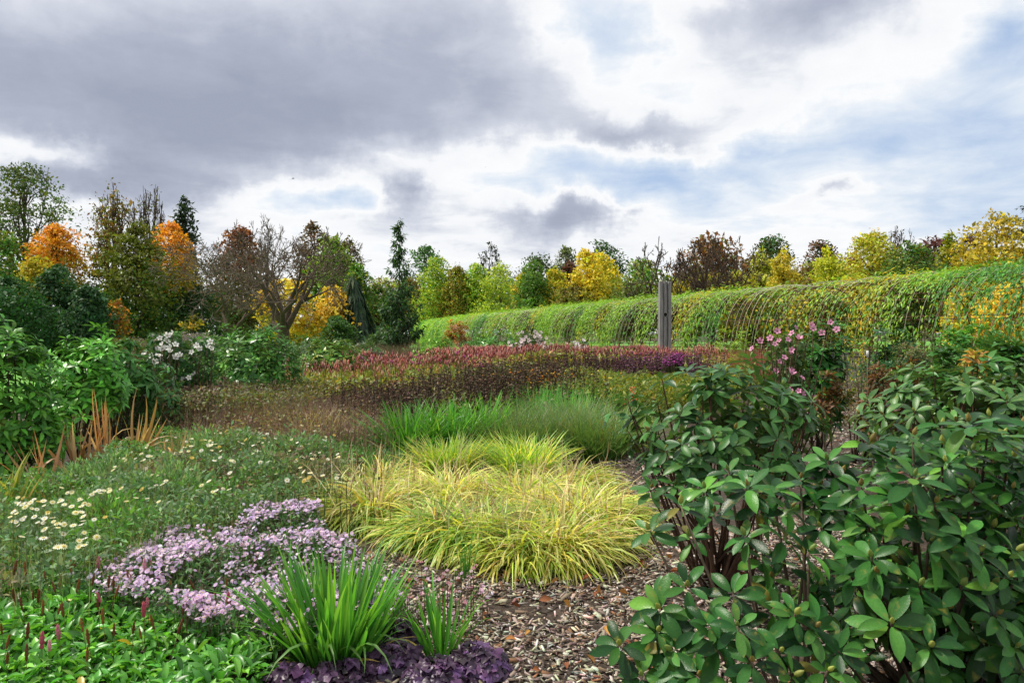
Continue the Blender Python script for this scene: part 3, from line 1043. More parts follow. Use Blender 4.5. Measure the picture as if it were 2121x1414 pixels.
bare_tree('bare_magnolia', 'slender bare tree top behind the russet beech', 545, 455, 70, 50, 83, 4, .4, 6, (.12, .1, .09), (.17, .14, .12), .4, GL, rmin=.014)
bare_tree('bare_orchard_tree', 'gnarled bare tree just left of the concrete post', 1372, 508, 82, 50, 93, 5, .6, 6, (.07, .06, .045), (.10, .085, .065), .26, 'bare orchard trees by the post', rmin=.022, rscale=1.7)
bare_tree('bare_orchard_tree', 'many stemmed bare tree right of the concrete post', 1472, 498, 88, 48, 101, 7, .5, 6, (.075, .06, .045), (.11, .085, .065), .16, 'bare orchard trees by the post', rmin=.022, rscale=1.4)


# cedar at the right edge: flat tiers of needles
def cedar():
    px, d = 2140, 62
    base = np.array([X(px, d), d, 0.])
    H = Zp(420, d)
    T = thing('cedar_tree', 'dark cedar with flat branch tiers cut by the right edge', 'tree', base)
    a, b = Acc(), Acc()
    path_tube(b, [base, base + [0, 0, H * .6], base + [0, 0, H]], .35, .05, 7, BARK)
    for k in range(26):
        t = k / 26
        z = H * (.35 + .62 * t)
        ln = (1 - t) ** .7 * 4.4 + .5
        aa = k * 2.4
        tip = base + [ln * math.cos(aa), ln * math.sin(aa), z + .3]
        path_tube(b, [base + [0, 0, z - .4], (base + [0, 0, z] + tip) / 2, tip], .09, .02, 4, BARK)
        n = int(90 * ln)
        u = rng.random(n) ** .6
        P = (base + [0, 0, z])[None] * (1 - u)[:, None] + tip[None] * u[:, None] + rng.normal(0, 1, (n, 3)) * np.array([.35, .35, .07])
        a.inst(KITE_N, frames(rdir(n) * [1, 1, .3], rdir(n) * .5 + [0, 0, 1]), P, .38, pick(n, [((.018, .035, .02), 1), ((.03, .05, .025), 1)], .2))
    link('trunk', b.mesh('trunk', M_BARK, base, True), T)
    link('crown', a.mesh('crown', M_TREE, base), T)


cedar()


# weeping conifer
def weeping():
    d, px = 46.0, 742
    base = np.array([X(px, d), d, 0.])
    H = Zp(574, d)
    T = thing('weeping_conifer', 'weeping blue green conifer trailing curtains to the ground', 'tree', base, GL)
    a, b = Acc(), Acc()
    path_tube(b, [base, base + [-.2, 0, H * .5], base + [-.35, 0, H * .97]], .2, .05, 7, BARK)
    n = 2600
    u = rng.random(n) ** .7
    ang = rng.uniform(0, 6.28, n)
    lump = .75 + .4 * np.sin(ang * 5 + 3 * u) * .6
    rr = (.15 + 1.1 * u) * lump
    z = H * (1 - .98 * u) + .2
    P = base + np.stack([-.35 * (1 - u) + rr * np.cos(ang) + .35 * u, rr * np.sin(ang), z], 1)
    dirn = nrm(np.stack([np.cos(ang) * .35, np.sin(ang) * .35, -np.ones(n)], 1) + rng.normal(0, .15, (n, 3)))
    Nn = nrm(np.stack([np.cos(ang), np.sin(ang), .4 * np.ones(n)], 1) + rng.normal(0, .35, (n, 3)))
    a.inst(t_kite(.16, .03), frames(dirn, Nn), P, rng.uniform(.5, 1.1, n), pick(n, [((.05, .10, .055), 1), ((.035, .075, .04), 1), ((.10, .16, .08), .6)], .25))
    link('trunk', b.mesh('trunk', M_BARK, base, True), T)
    link('crown', a.mesh('crown', M_TREE, base), T)


weeping()


# slim sapling in the middle of the garden
def sapling():
    d, px = 34.0, 829
    base = np.array([X(px, d), d, 0.])
    H = Zp(456, d)
    T = thing('slim_sapling', 'slim dark green pointed young tree standing in the middle of the garden', 'tree', base)
    b, a = Acc(), Acc()
    pts = [base, base + [.0, 0, 1.2], base + [-.05, 0, 3.2], base + [.02, 0, H - .2]]
    path_tube(b, pts, .075, .012, 7, (.11, .09, .07))
    path_tube(b, bez(base + [0, 0, 1.0], base + [.35, 0, 1.5], base + [.45, .1, 2.6]), .03, .01, 5, (.11, .09, .07))
    zz = np.array([1.25, 1.7, 2.3, 3.0, 3.6, 4.2, 4.8, 5.4, 6.0, H])
    rw = np.array([.5, 1.0, 1.12, 1.0, .82, .58, .36, .30, .22, .08])
    P, L_ = [], []
    for k in range(150):
        z = rng.uniform(1.3, H - .05) if k > 55 else rng.uniform(1.3, 3.6)
        ln = float(np.interp(z, zz, rw)) * rng.uniform(.6, 1.08)
        aa = rng.uniform(0, 6.28)
        p0 = base + [0, 0, max(z - ln * .9, .9)]
        p2 = base + [ln * math.cos(aa), ln * math.sin(aa), z]
        pp = bez(p0, (p0 + p2) / 2 + [ln * .25 * math.cos(aa), ln * .25 * math.sin(aa), -.05], p2, 6)
        path_tube(b, pp, .014, .004, 3, (.1, .085, .06))
        m = int(16 + 18 * ln)
        u = rng.uniform(.15, 1.05, m)
        q = (1 - u)[:, None] ** 2 * p0 + 2 * (u * (1 - u))[:, None] * pp[3] + (u ** 2)[:, None] * p2
        P.append(q + rng.normal(0, .05, (m, 3)))
        L_.append(rng.normal(0, .7, (m, 3)) + np.array([math.cos(aa) * .6, math.sin(aa) * .6, -.35]))
    P, L_ = np.concatenate(P), np.concatenate(L_)
    n = len(P)
    a.inst(t_lance(.30, .05, .15), frames(L_, rdir(n) * .6 + [0, 0, 1]), P, rng.uniform(.15, .26, n),
           pick(n, [((.055, .15, .05), 2), ((.09, .21, .06), 1), ((.02, .06, .025), 1), ((.10, .17, .04), .3)], .16))
    link('trunk', b.mesh('trunk', M_BARK, base, True), T)
    link('crown', a.mesh('crown', M_LEAF, base), T)


sapling()

# ================================================================== pergola
KP = np.array([(16.6, 3.0), (14.6, 9.0), (11.9, 17.5), (9.7, 23.6), (6.3, 35), (-2.3, 63), (-13, 112)])
tt_ = np.concatenate([[0], np.cumsum(np.linalg.norm(np.diff(KP, axis=0), axis=1))])
LEN = tt_[-1]
PW, PH = 1.9, 3.05
_s = np.linspace(0, LEN, 400)
_x, _y = np.interp(_s, tt_, KP[:, 0]), np.interp(_s, tt_, KP[:, 1])
ker = np.hanning(31); ker /= ker.sum()
_x = np.convolve(np.pad(_x, 15, 'edge'), ker, 'valid')
_y = np.convolve(np.pad(_y, 15, 'edge'), ker, 'valid')


def axis(s):
    x, y = np.interp(s, _s, _x), np.interp(s, _s, _y)
    x2, y2 = np.interp(s + .3, _s, _x), np.interp(s + .3, _s, _y)
    x1, y1 = np.interp(s - .3, _s, _x), np.interp(s - .3, _s, _y)
    t = nrm(np.stack([x2 - x1, y2 - y1], -1))
    return np.stack([x, y], -1), t


def vault(s, th, off=0.0):
    """th 0 = foot on the garden side, pi/2 = ridge, pi = far foot"""
    s, th = np.broadcast_arrays(np.asarray(s, float), np.asarray(th, float))
    c, t = axis(s)
    side = np.stack([-t[..., 1], t[..., 0]], -1)      # towards the garden (left / near)
    co, si = np.cos(th), np.sin(th)
    lat = np.sign(co) * np.abs(co) ** .72 * (PW + off)
    z = np.abs(si) ** .8 * (PH + off)
    return np.concatenate([c + side * lat[..., None], z[..., None]], -1)


def pergola():
    s0 = 0.0
    base = np.append(axis(np.array(30.0))[0], 0)
    T = thing('pergola', 'long barrel vaulted pergola of rusty hoops and strings curving away', 'pergola', base)
    RUST = (.13, .075, .045)
    th = np.linspace(0, np.pi, 17)
    s = 1.0
    while s < LEN:
        a = Acc()
        path_tube(a, vault(s, th), .02, .02, 5, RUST)
        link('hoop', a.mesh('hoop', M_BARK, base, True), T)
        s += 1.9 if s < 60 else 3.0
    for th_ in np.linspace(.32, np.pi - .32, 9):
        a = Acc()
        path_tube(a, vault(np.linspace(0, LEN, 90), np.full(90, th_)), .011, .011, 4, RUST)
        link('purlin', a.mesh('purlin', M_BARK, base, True), T)
    # crossing diagonal rods
    k = 0
    s = 1.0
    while s < 58:
        for sg in (1, -1):
            a = Acc()
            u = np.linspace(0, 1, 12)
            path_tube(a, vault(s + 1.9 + sg * (u - .5) * 3.8, .35 + u * 2.4, -.03), .009, .009, 3, (.12, .06, .04))
            link('brace_rod', a.mesh('brace_rod', M_BARK, base, True), T)
        s += 3.8
    # strings from ridge to garden side foot
    thn = np.linspace(.02, np.pi / 2 + .12, 12)
    s = 6.0
    far = Acc()
    i = 0
    while s < LEN - 1:
        j = rng.normal(0, .05)
        pts = vault(s + j + .12 * np.sin(thn * 2 + s), thn, .02 + .12 * abs(math.sin(s * 1.7)))
        cc = np.array((.60, .58, .46)) * rng.uniform(.7, 1.1)
        if s < 48:
            a = Acc()
            path_tube(a, pts, .0075, .0075, 3, cc)
            link('string', a.mesh('string', M_DRY, base), T)
        else:
            path_tube(far, pts, .009, .009, 3, cc)
        s += rng.uniform(.22, .38)
    link('far_strings', far.mesh('far_strings', M_DRY, base), T, kind='stuff')

    # vine foliage over the vault
    a = Acc()
    n = 230000
    u = rng.random(n)
    s = np.where(u < .55, rng.uniform(2, 45, n), rng.uniform(40, LEN, n))
    th = np.abs(rng.normal(0, 1, n))
    th = rng.uniform(0, 2.0, n) ** 1.0
    c, _t = axis(s)
    # picture column of each point of the vault gives the bare stretches their places along the real axis
    sx = [0, 14, 17.6, 18.6, 19.6, 24.4, 25.4, 29.3, 30.4, 32.6, 33.6, 44.5, 60, 130]
    cov = [1.0, 1.0, .95, .6, .16, .13, .95, .95, .35, .35, .95, .9, 1.0, 1.0]
    k = np.interp(s, sx, cov)
    strand = vnoise(s * 3.1, th * .35, 1.6, 40) * .5 + .5
    holes = vnoise(s * .9, th * 1.9, 1.3, 41) * .6 + .45
    low = np.clip((th - .08) / .25, 0, 1)
    p = k * (.12 + .95 * strand) * (.22 + .9 * holes) + .22 * (s < 19)
    right = s < 17
    win = np.exp(-((s - 12.5) / 1.5) ** 2 - ((th - .75) / .3) ** 2) + np.exp(-((s - 16.8) / .8) ** 2 - ((th - .7) / .35) ** 2) * .8
    p = p * (1 - np.clip(win * 1.1, 0, .96))
    win = np.exp(-((s - 10.3) / .9) ** 2 - ((th - .9) / .35) ** 2)
    p = p * (1 - np.clip(win, 0, .9))
    topk = np.clip((th - 1.2) / .3, 0, 1)
    p = p * (1 - .25 * topk) + .22 * topk * (k > .5)
    keep = rng.random(n) < np.clip(p, 0, 1)
    s, th = s[keep], th[keep]
    n = len(s)
    P = vault(s, th, .03 + np.abs(rng.normal(0, .09, n)) * (1 + .8 * vnoise(s * 2.0, th * 1.5, 2, 77))) + rng.normal(0, 1, (n, 3)) * np.array([.07, .07, .06])
    P2 = vault(s, np.maximum(th - .08, 0), .03)
    dwn = nrm(P2 - vault(s, th, .03) + 1e-6)
    c, _t = axis(s)
    outw = nrm(P - np.concatenate([c, np.full((n, 1), .9)], 1))
    L_ = nrm(dwn * 1.3 + rng.normal(0, .45, (n, 3)))
    Nn = nrm(outw + rng.normal(0, .45, (n, 3)) + [0, 0, .35])
    far_ = np.hypot(P[:, 0], P[:, 1])
    size = np.where(far_ < 45, .135, .135 + (far_ - 45) * .0022) * np.exp(rng.normal(0, .22, n))
    g = pick(n, [((.19, .38, .04), 2), ((.29, .45, .05), 1.5), ((.10, .27, .035), 1)], .16)
    dk = pick(n, [((.06, .20, .035), 1.3), ((.10, .28, .04), 1)], .16)
    ye = pick(n, [((.42, .38, .03), 1), ((.30, .38, .03), 1), ((.55, .36, .03), .5)], .14)
    m1 = vnoise(s * .75, th * .8, 1.2, 51) + np.where(s < 17, .75, -.15) + (1.05 - th) * .75  # darker green below, lighter at the ridge: sunlit top painted into the leaves
    m2 = vnoise(s * .8, th * .5, 1.5, 52)
    col = np.where((m1 > .62)[:, None], dk, g)
    col = np.where(((m2 > np.where(s < 26, .95, .72)) & (rng.random(n) < .62))[:, None], ye, col)
    a.inst(t_kite(.30, .07), frames(L_, Nn), P, size * np.where(far_ < 45, .95, 1.1), col)
    o = link('climbing_vine', a.mesh('climbing_vine', M_LEAF, base), None)
    o.location = base
    tag(o, 'feathery green and yellowing climbing vine covering the long pergola', 'vine', kind='stuff')


pergola()


# ================================================================== concrete post
def grooved_post():
    d, px = 25.0, 1377.5
    base = np.array([X(px, d), d, 0.])
    H = Zp(584, d)
    wd, th = 25 * d / F, .30
    T = thing('grooved_post', 'tall weathered grey post with two grooves and a round hole', 'post', base)
    M = surf_mat('weathered_grey', (.13, .125, .12), (.36, .35, .33), 14, .85, .5, (.23, .225, .22))
    mp = M.node_tree.nodes.new('ShaderNodeMapping')      # grain runs up the shaft
    mp.inputs['Scale'].default_value = (2.2, 2.2, .16)
    nz_ = [q_ for q_ in M.node_tree.nodes if q_.type == 'TEX_NOISE'][0]
    M.node_tree.links.new([q_ for q_ in M.node_tree.nodes if q_.type == 'TEX_COORD'][0].outputs['Object'], mp.inputs['Vector'])
    M.node_tree.links.new(mp.outputs[0], nz_.inputs['Vector'])
    # profile in plan, widths across x, with two real grooves on the front and a stepped right side
    hw = wd / 2
    prof = [(-hw, th / 2), (-hw, -th / 2), (-hw * .52, -th / 2), (-hw * .46, -th / 2 + .05), (-hw * .34, -th / 2 + .05), (-hw * .28, -th / 2),
            (hw * .10, -th / 2), (hw * .16, -th / 2 + .09), (hw * .36, -th / 2 + .09), (hw * .42, -th / 2 + .02), (hw * .86, -th / 2 + .02), (hw, -th / 2 + .10), (hw, th / 2)]
    n = len(prof)
    hz, hr = Zp(652, d), .07
    import bmesh
    bm = bmesh.new()
    lo = [bm.verts.new((p[0], p[1], 0)) for p in prof]
    hi = [bm.verts.new((p[0], p[1], H + (.012 if i % 3 else 0))) for i, p in enumerate(prof)]
    for i in range(n):
        j = (i + 1) % n
        bm.faces.new([lo[i], lo[j], hi[j], hi[i]])
    bm.faces.new(hi)
    bm.faces.new(lo[::-1])
    bm.normal_update()
    me = bpy.data.meshes.new('shaft')
    bm.to_mesh(me)
    bm.free()
    me.materials.append(M)
    shaft = link('shaft', me, T)
    # hole cut through the shaft
    cm_ = bpy.data.meshes.new('cutter')
    bm = bmesh.new()
    bmesh.ops.create_cone(bm, cap_ends=True, segments=20, radius1=hr, radius2=hr, depth=.46,
                          matrix=Matrix.Translation((-hw * .08, -th / 2, hz)) @ Matrix.Rotation(math.pi / 2, 4, 'X'))
    bm.to_mesh(cm_)
    bm.free()
    cut = bpy.data.objects.new('cutter', cm_)
    C.objects.link(cut)
    cut.location = base
    mo = shaft.modifiers.new('hole', 'BOOLEAN')
    mo.object = cut
    mo.operation = 'DIFFERENCE'
    bpy.context.view_layer.update()
    dg = bpy.context.evaluated_depsgraph_get()
    new = bpy.data.meshes.new_from_object(shaft.evaluated_get(dg))
    shaft.modifiers.clear()
    shaft.data = new
    bpy.data.objects.remove(cut)
    # rim of the hole
    a = Acc()
    aa = np.linspace(0, 2 * np.pi, 21)
    path_tube(a, np.stack([-hw * .08 + hr * np.cos(aa), np.full(21, -th / 2 - .004), hz + hr * np.sin(aa)], 1), .009, .009, 5, (.3, .3, .3))
    link('hole_rim', a.mesh('hole_rim', M_BARK, (0, 0, 0), True), T)


grooved_post()


# ================================================================== shrubs with whorled leaves
def whorl_leaves(pos, axis_, size, nl, rr=(-.15, .55), tiers=True):
    """leaf frames for a list of whorls"""
    P, Ls, Ns, S, W = [], [], [], [], []
    for i in range(len(pos)):
        ax = nrm(axis_[i])
        ref = np.array([1., 0, 0]) if abs(ax[0]) < .8 else np.array([0, 1., 0])
        u = nrm(np.cross(ax, ref))
        v = np.cross(ax, u)
        n = max(4, int(nl + rng.integers(-2, 3)))
        a0 = rng.uniform(0, 6.28)
        for k in range(n):
            a = a0 + k * 2.399 + rng.normal(0, .15)
            frac = k / n
            ph = rr[0] + (rr[1] - rr[0]) * frac + rng.normal(0, .10)
            rad = u * math.cos(a) + v * math.sin(a)
            L_ = rad * math.cos(ph) + ax * math.sin(ph)
            N_ = ax * math.cos(ph) - rad * math.sin(ph) + rng.normal(0, .12, 3)
            P.append(pos[i] + rad * .012 - ax * (.035 * (1 - frac)))
            Ls.append(L_)
            Ns.append(N_)
            S.append(size[i] * (1.08 - .35 * frac ** 2) * rng.uniform(.85, 1.15))
            W.append(i)
    return np.array(P), np.array(Ls), np.array(Ns), np.array(S), np.array(W)


RH_T = [t_leaf(.40, 7, .10, .16, .62, peak=.6), t_leaf(.43, 7, .16, .28, .62, peak=.6), t_leaf(.38, 7, .08, .05, .62, peak=.6), t_leaf(.42, 7, .18, .40, .62, peak=.6)]


def rhodo(name, label, base, pos, axis_, size, pal, n_obj=0, nl=9, group=None, stems=True, stem_col=(.075, .058, .042), rr=(-.2, .5), new_pal=None, mat=None,
          tmpls=RH_T, buds=True, stem_r=.011, cat='shrub', roots=3):
    base = np.array([base[0], base[1], 0.])
    mat = mat or M_RHODO
    T = thing(name, label, cat, base, group)
    pos, axis_ = np.asarray(pos, float), np.asarray(axis_, float)
    P, L_, N_, S, W = whorl_leaves(pos, axis_, size, nl, rr)
    n = len(P)
    Rm = frames(L_, N_)
    col = pick(n, pal, .16)
    if new_pal:
        fresh = rng.random(len(pos)) < .12
        m = fresh[W] & (rng.random(n) < .55)
        col[m] = pick(m.sum(), new_pal, .1)
    tv = rng.integers(0, len(tmpls), n)
    obj = np.zeros(n, bool)
    if n_obj:
        cen = P + L_ * (S * .5)[:, None]
        px = CX + F * cen[:, 0] / cen[:, 1]
        py = HZ + F * (EYE - cen[:, 2]) / cen[:, 1]
        vis = (px > -20) & (px < 2140) & (py < 1440)
        # nearest leaf of every small window of the view counts as in front
        key = (np.floor(px / 34).astype(int) * 1000 + np.floor(py / 34).astype(int))
        dist = np.linalg.norm(cen - [0, 0, EYE], axis=1)
        order = np.lexsort((dist, key))
        rank = np.zeros(n)
        last, c = None, 0
        for i in order:
            c = c + 1 if key[i] == last else 0
            last = key[i]
            rank[i] = c
        score = rank * 10 + dist + np.where(vis, 0, 1e6)
        obj[np.argsort(score)[:n_obj]] = True
        obj &= vis
        meshes = {}
        q = max(1, 10)
        pm = []
        for k in range(len(tmpls)):
            for j in range(q):
                a = Acc()
                pal_ = new_pal if (new_pal and j == 0) else pal
                a.inst(tmpls[k], IDEN[None], np.zeros((1, 3)), 1.0, pick(1, pal_, .12))
                pm.append(a.mesh('leaf', mat, smooth=True))
        lum = col.sum(1)
        for i in np.where(obj)[0]:
            j = 0 if (new_pal and lum[i] > np.percentile(lum, 96)) else rng.integers(1, q)
            m4 = Matrix.Translation(P[i] - base) @ Matrix(Rm[i].tolist()).to_4x4() @ Matrix.Scale(S[i], 4)
            link('leaf', pm[tv[i] * q + j], T, m4)
    a = Acc()
    for k in range(len(tmpls)):
        s = (tv == k) & ~obj
        a.inst(tmpls[k], Rm[s], P[s], S[s], col[s])
    if a.n:
        link('foliage', a.mesh('foliage', mat, base, True), T, kind='stuff')
    if stems:
        b = Acc()
        rts = [base + np.array([rng.normal(0, .10), rng.normal(0, .10), -.02]) for _ in range(roots)]
        for i in range(0, len(pos), 2 if n_obj else 10):
            r0 = rts[i % roots]
            p2 = pos[i] - nrm(axis_[i]) * .01
            mid = r0 * .35 + p2 * .65
            mid = mid - np.array([0, 0, .18 * (p2[2] - r0[2])]) + rng.normal(0, .04, 3)
            path_tube(b, bez(r0, mid, p2, 6), stem_r * rng.uniform(.8, 1.5), stem_r * .4, 4, np.array(stem_col) * rng.uniform(.7, 1.2))
        link('branching_stem', b.mesh('branching_stem', M_BARK, base, True), T)
    if buds:
        bm_ = []
        for c_ in ((.36, .40, .10), (.30, .24, .07), (.22, .30, .08)):
            a = Acc()
            st = 5
            V, q = [], []
            for r_ in range(st):
                t = r_ / (st - 1)
                rad = .0085 * math.sin(math.pi * (.12 + .86 * t) ** .8) + .001
                for k in range(6):
                    V.append([rad * math.cos(k * 1.0472), rad * math.sin(k * 1.0472), .034 * t])
            for r_ in range(st - 1):
                for k in range(6):
                    q.append([r_ * 6 + k, r_ * 6 + (k + 1) % 6, (r_ + 1) * 6 + (k + 1) % 6, (r_ + 1) * 6 + k])
            a.add(np.array(V), np.array(q), c_)
            bm_.append(a.mesh('bud', M_LEAF, smooth=True))
        for i in range(len(pos)):
            if rng.random() < .8:
                rm = Vector(nrm(axis_[i])).to_track_quat('Z', 'Y').to_matrix().to_4x4()
                link('bud', bm_[rng.integers(0, 3)], T, Matrix.Translation(pos[i] - base) @ rm @ Matrix.Scale(rng.uniform(.8, 1.25), 4))
    return T


def at(px, py, d):
    return np.array([X(px, d), d, Zp(py, d)])


def dome_whorls(c, rad, n, seed=0, zmin=.1, inner=.25, tilt=.75, lump=.16):
    """whorl positions over an uneven dome with centre c and radii rad"""
    r = np.random.default_rng(seed)
    d = nrm(r.normal(size=(n * 3, 3)))
    d = d[d[:, 2] > -.35][:n]
    rr = np.where(r.random(len(d)) < inner, r.uniform(.55, .85, len(d)), r.uniform(.88, 1.05, len(d)))
    lp = 1 + lump * (np.sin(d[:, 0] * 5 + seed) * np.cos(d[:, 1] * 4 + seed * 2) + .7 * np.sin(d[:, 2] * 6 + d[:, 0] * 7))
    pos = np.asarray(c) + d * np.asarray(rad) * (rr * lp)[:, None]
    keep = pos[:, 2] > zmin
    ax = d * np.array([1, 1, .6]) + np.array([0, 0, tilt]) + r.normal(0, .18, d.shape)
    return pos[keep], nrm(ax[keep])


RPAL = [((.028, .110, .022), 3), ((.052, .165, .030), 2), ((.013, .054, .014), 2.2), ((.09, .21, .042), .8), ((.14, .15, .03), .12)]
RNEW = [((.12, .31, .04), 1), ((.09, .24, .045), 1)]

# --- big dark bush at the right, rosettes set where they face the path
W1 = [(1806, 1152), (1795, 1130), (1818, 1185), (1886, 1179), (1930, 1120), (2003, 1106), (1997, 1211), (1970, 1259), (2070, 1272), (2094, 1194),
      (2033, 1141), (1932, 1339), (1739, 1349), (1860, 1017), (1896, 984), (1835, 988), (1785, 1005), (1762, 1049), (2014, 1009), (2110, 1066),
      (2058, 1034), (1806, 914), (1909, 923), (2016, 931), (1715, 952), (2007, 872), (1953, 878), (2079, 900), (1894, 900), (1850, 940), (1745, 980),
      (1960, 955), (2090, 960), (1880, 1060), (1800, 1090), (1720, 1060), (2060, 1210), (1890, 1250), (1850, 1290), (2110, 1340), (2040, 1330), (2100, 1010),
      (1940, 1040), (1740, 1010), (1990, 1160), (1830, 1120), (2060, 1090), (1700, 1005), (1700, 1090), (2120, 880), (2050, 860), (2110, 1140), (1910, 1210), (1770, 1190)]
r_ = np.random.default_rng(5)
pos, ax, sz = [], [], []
for px, py in W1:
    t = (py - 860) / 500.0
    d = 3.05 - .55 * min(max(t, 0), 1) + r_.normal(0, .10)
    if px < 1780:
        d += .15
    pos.append(at(px, py, d))
    ax.append([r_.normal(0, .25) + (px - 1900) / 900, -.25 - .75 * max(t, 0), .95])
    sz.append(.100 * r_.uniform(.8, 1.18))
dp, da = dome_whorls([X(2050, 3.25), 3.25, .62], [.74, .55, .58], 110, 6, .15, .5)
keep = dp[:, 1] > 2.75
dp2, da2 = dome_whorls([X(2030, 3.1), 3.15, .35], [.66, .42, .35], 90, 66, .08, .5)
k2 = dp2[:, 1] > 2.7
dp, da, keep = np.concatenate([dp, dp2]), np.concatenate([da, da2]), np.concatenate([keep, k2])
pos, ax, sz = np.concatenate([pos, dp[keep]]), np.concatenate([ax, da[keep]]), np.concatenate([sz, np.full(keep.sum(), .098)])
rhodo('rhododendron', 'largest dark green rhododendron filling the lower right corner', (X(1960, 3.1), 3.15), pos, ax, sz, RPAL, 300, 9,
      'rhododendrons beside the mulch', new_pal=RNEW)

# --- open low bush with bare branches over the mulch
W2 = [(1411, 1042, 3.0), (1549, 1005, 2.9), (1509, 973, 3.1), (1425, 1213, 2.75), (1529, 1296, 2.5), (1473, 1293, 2.65), (1544, 1107, 2.8), (1638, 1111, 2.8),
      (1680, 1140, 2.75), (1367, 1260, 2.8), (1284, 1336, 2.75), (1364, 1307, 2.75), (1391, 1347, 2.7), (1407, 1392, 2.65), (1651, 1271, 2.6), (1611, 1265, 2.7),
      (1345, 1096, 3.1), (1460, 1010, 3.1), (1600, 1010, 3.0), (1640, 1050, 2.95), (1575, 1050, 3.1), (1430, 1110, 3.1), (1660, 990, 3.1), (1500, 1330, 2.6),
      (1560, 1370, 2.5), (1620, 1350, 2.55), (1690, 1300, 2.6), (1700, 1210, 2.8), (1590, 1150, 3.0), (1480, 1060, 3.2), (1520, 1230, 2.7), (1330, 1400, 2.7),
      (1450, 1400, 2.6), (1650, 1400, 2.5), (1720, 1390, 2.5), (1600, 1195, 2.95), (1690, 1040, 3.1)]
pos = [at(a_, b_, c_) for a_, b_, c_ in W2]
ax = [[r_.normal(0, .3) + (a_ - 1530) / 500, -.35 - .5 * (b_ > 1150), .9] for a_, b_, c_ in W2]
sz = [.100 * r_.uniform(.8, 1.2) for _ in W2]
rhodo('rhododendron', 'open low rhododendron with bare crooked branches leaning over the wood chips', (X(1620, 2.95), 2.95), pos, ax, sz, RPAL, 300, 9,
      'rhododendrons beside the mulch', new_pal=RNEW, roots=2, stem_r=.010, stem_col=(.16, .13, .10))

# --- middle bush on stems
c = at(1490, 900, 4.7)
dp, da = dome_whorls([c[0] + .02, 4.75, .93], [.58, .50, .48], 105, 12, .55, .25, .8)
e1 = [at(a_, b_, c_) for a_, b_, c_ in ((1400, 1000, 4.3), (1440, 1030, 4.2), (1350, 1010, 4.4), (1370, 960, 4.4), (1600, 985, 4.3), (1640, 960, 4.4), (1420, 960, 4.3), (1380, 930, 4.4))]
rhodo('rhododendron', 'domed rhododendron on many bare stems beside the yellow grass', (c[0], 4.75), np.concatenate([dp, e1]),
      np.concatenate([da, np.tile([0, -.5, .8], (len(e1), 1))]), np.full(len(dp) + len(e1), .108), [((.04, .12, .03), 2), ((.06, .16, .04), 1.5), ((.03, .09, .03), 1.5)], 300, 9,
      'rhododendrons beside the mulch', new_pal=[((.09, .22, .05), 1)], roots=9, stem_r=.009, stem_col=(.10, .06, .04))

# --- broad pale-leaved bush behind it on the right
dp, da = dome_whorls([X(2025, 5.7), 5.7, .90], [.86, .55, .46], 125, 15, .45, .25, .8)
rhodo('rhododendron', 'broad rhododendron with pale upper leaves behind the largest bush', (X(2025, 5.7), 5.7), dp, da, np.full(len(dp), .115),
      [((.055, .14, .035), 2), ((.08, .18, .05), 1), ((.035, .10, .03), 1)], 300, 8, 'rhododendrons beside the mulch', roots=5, stem_col=(.1, .06, .04))

# --- more distant whorled shrubs, cheap leaves
FAR_T = [t_lance(.36, .06, .2), t_lance(.30, .04, .1)]


def far_rhodo(label, px, top, half, d, n, pal, L_=.13, zlow=.1, seed=0, name='rhododendron', ry=None, nl=8, zcf=.45, group='shrubs in the far beds', tm=FAR_T, rr=(-.15, .6), mat=None):
    x, H, rx = X(px, d), Zp(top, d), half * d / F
    zc = max(H * zcf, zlow)
    dp, da = dome_whorls([x, d, zc], [rx, ry or rx * .8, H - zc], n, seed, zlow, .3, .7, .2)
    return rhodo(name, label, (x, d), dp, da, np.full(len(dp), L_), pal, 0, nl, group, roots=4, tmpls=tm if d < 12 else [t_kite(.38, .08), t_kite(.32, .05)], buds=False, rr=rr, mat=mat or M_RHODO)


LPAL = [((.085, .29, .030), 2), ((.13, .38, .042), 1.3), ((.05, .18, .026), 1)]
far_rhodo('bright green spreading rhododendron at the left edge', -5, 668, 100, 8.3, 420, LPAL, .12, .05, 3, zcf=.22, group='rhododendrons by the lawn')
far_rhodo('bright green umbrella shaped rhododendron with lawn seen under it', 175, 700, 84, 9.6, 260, LPAL, .13, .62, 4, zcf=.55, group='rhododendrons by the lawn')
far_rhodo('rhododendron with long drooping leaves between the umbrella one and white flowers', 250, 708, 60, 10.2, 150, [((.05, .17, .03), 2), ((.09, .26, .06), 1)], .14, .85, 5, group='rhododendrons by the lawn', rr=(-.6, .2))
far_rhodo('low dark rhododendron skirt under the white flowered shrub', 305, 765, 70, 10.6, 80, [((.035, .12, .03), 2), ((.07, .2, .05), .7)],   .13, .35, 6, group='rhododendrons by the lawn', rr=(-.5, .2))
far_rhodo('low bright rhododendron spray above the left mulch', 120, 815, 55, 8.8, 36, LPAL, .15, .3, 7, group='rhododendrons by the lawn')
far_rhodo('round rhododendron with light green top left of the red flowers', 528, 686, 86, 14, 330, [((.07, .22, .035), 2), ((.04, .13, .03), 1), ((.12, .28, .05), .7)], .15, .35, 8)
far_rhodo('yellow tinged rhododendron between round one and sapling', 688, 708, 62, 20, 170, [((.12, .24, .035), 1.5), ((.06, .15, .03), 1), ((.26, .28, .04), .4)], .2, .2, 9)
far_rhodo('small dark rhododendron beside the yellow tinged one', 755, 715, 40, 24, 90, [((.05, .13, .03), 1)], .18, .1, 10)
far_rhodo('lime green low shrub at the foot of the sapling', 905, 703, 50, 26, 150, [((.14, .33, .035), 2), ((.22, .38, .04), 1)], .2, .1, 11)
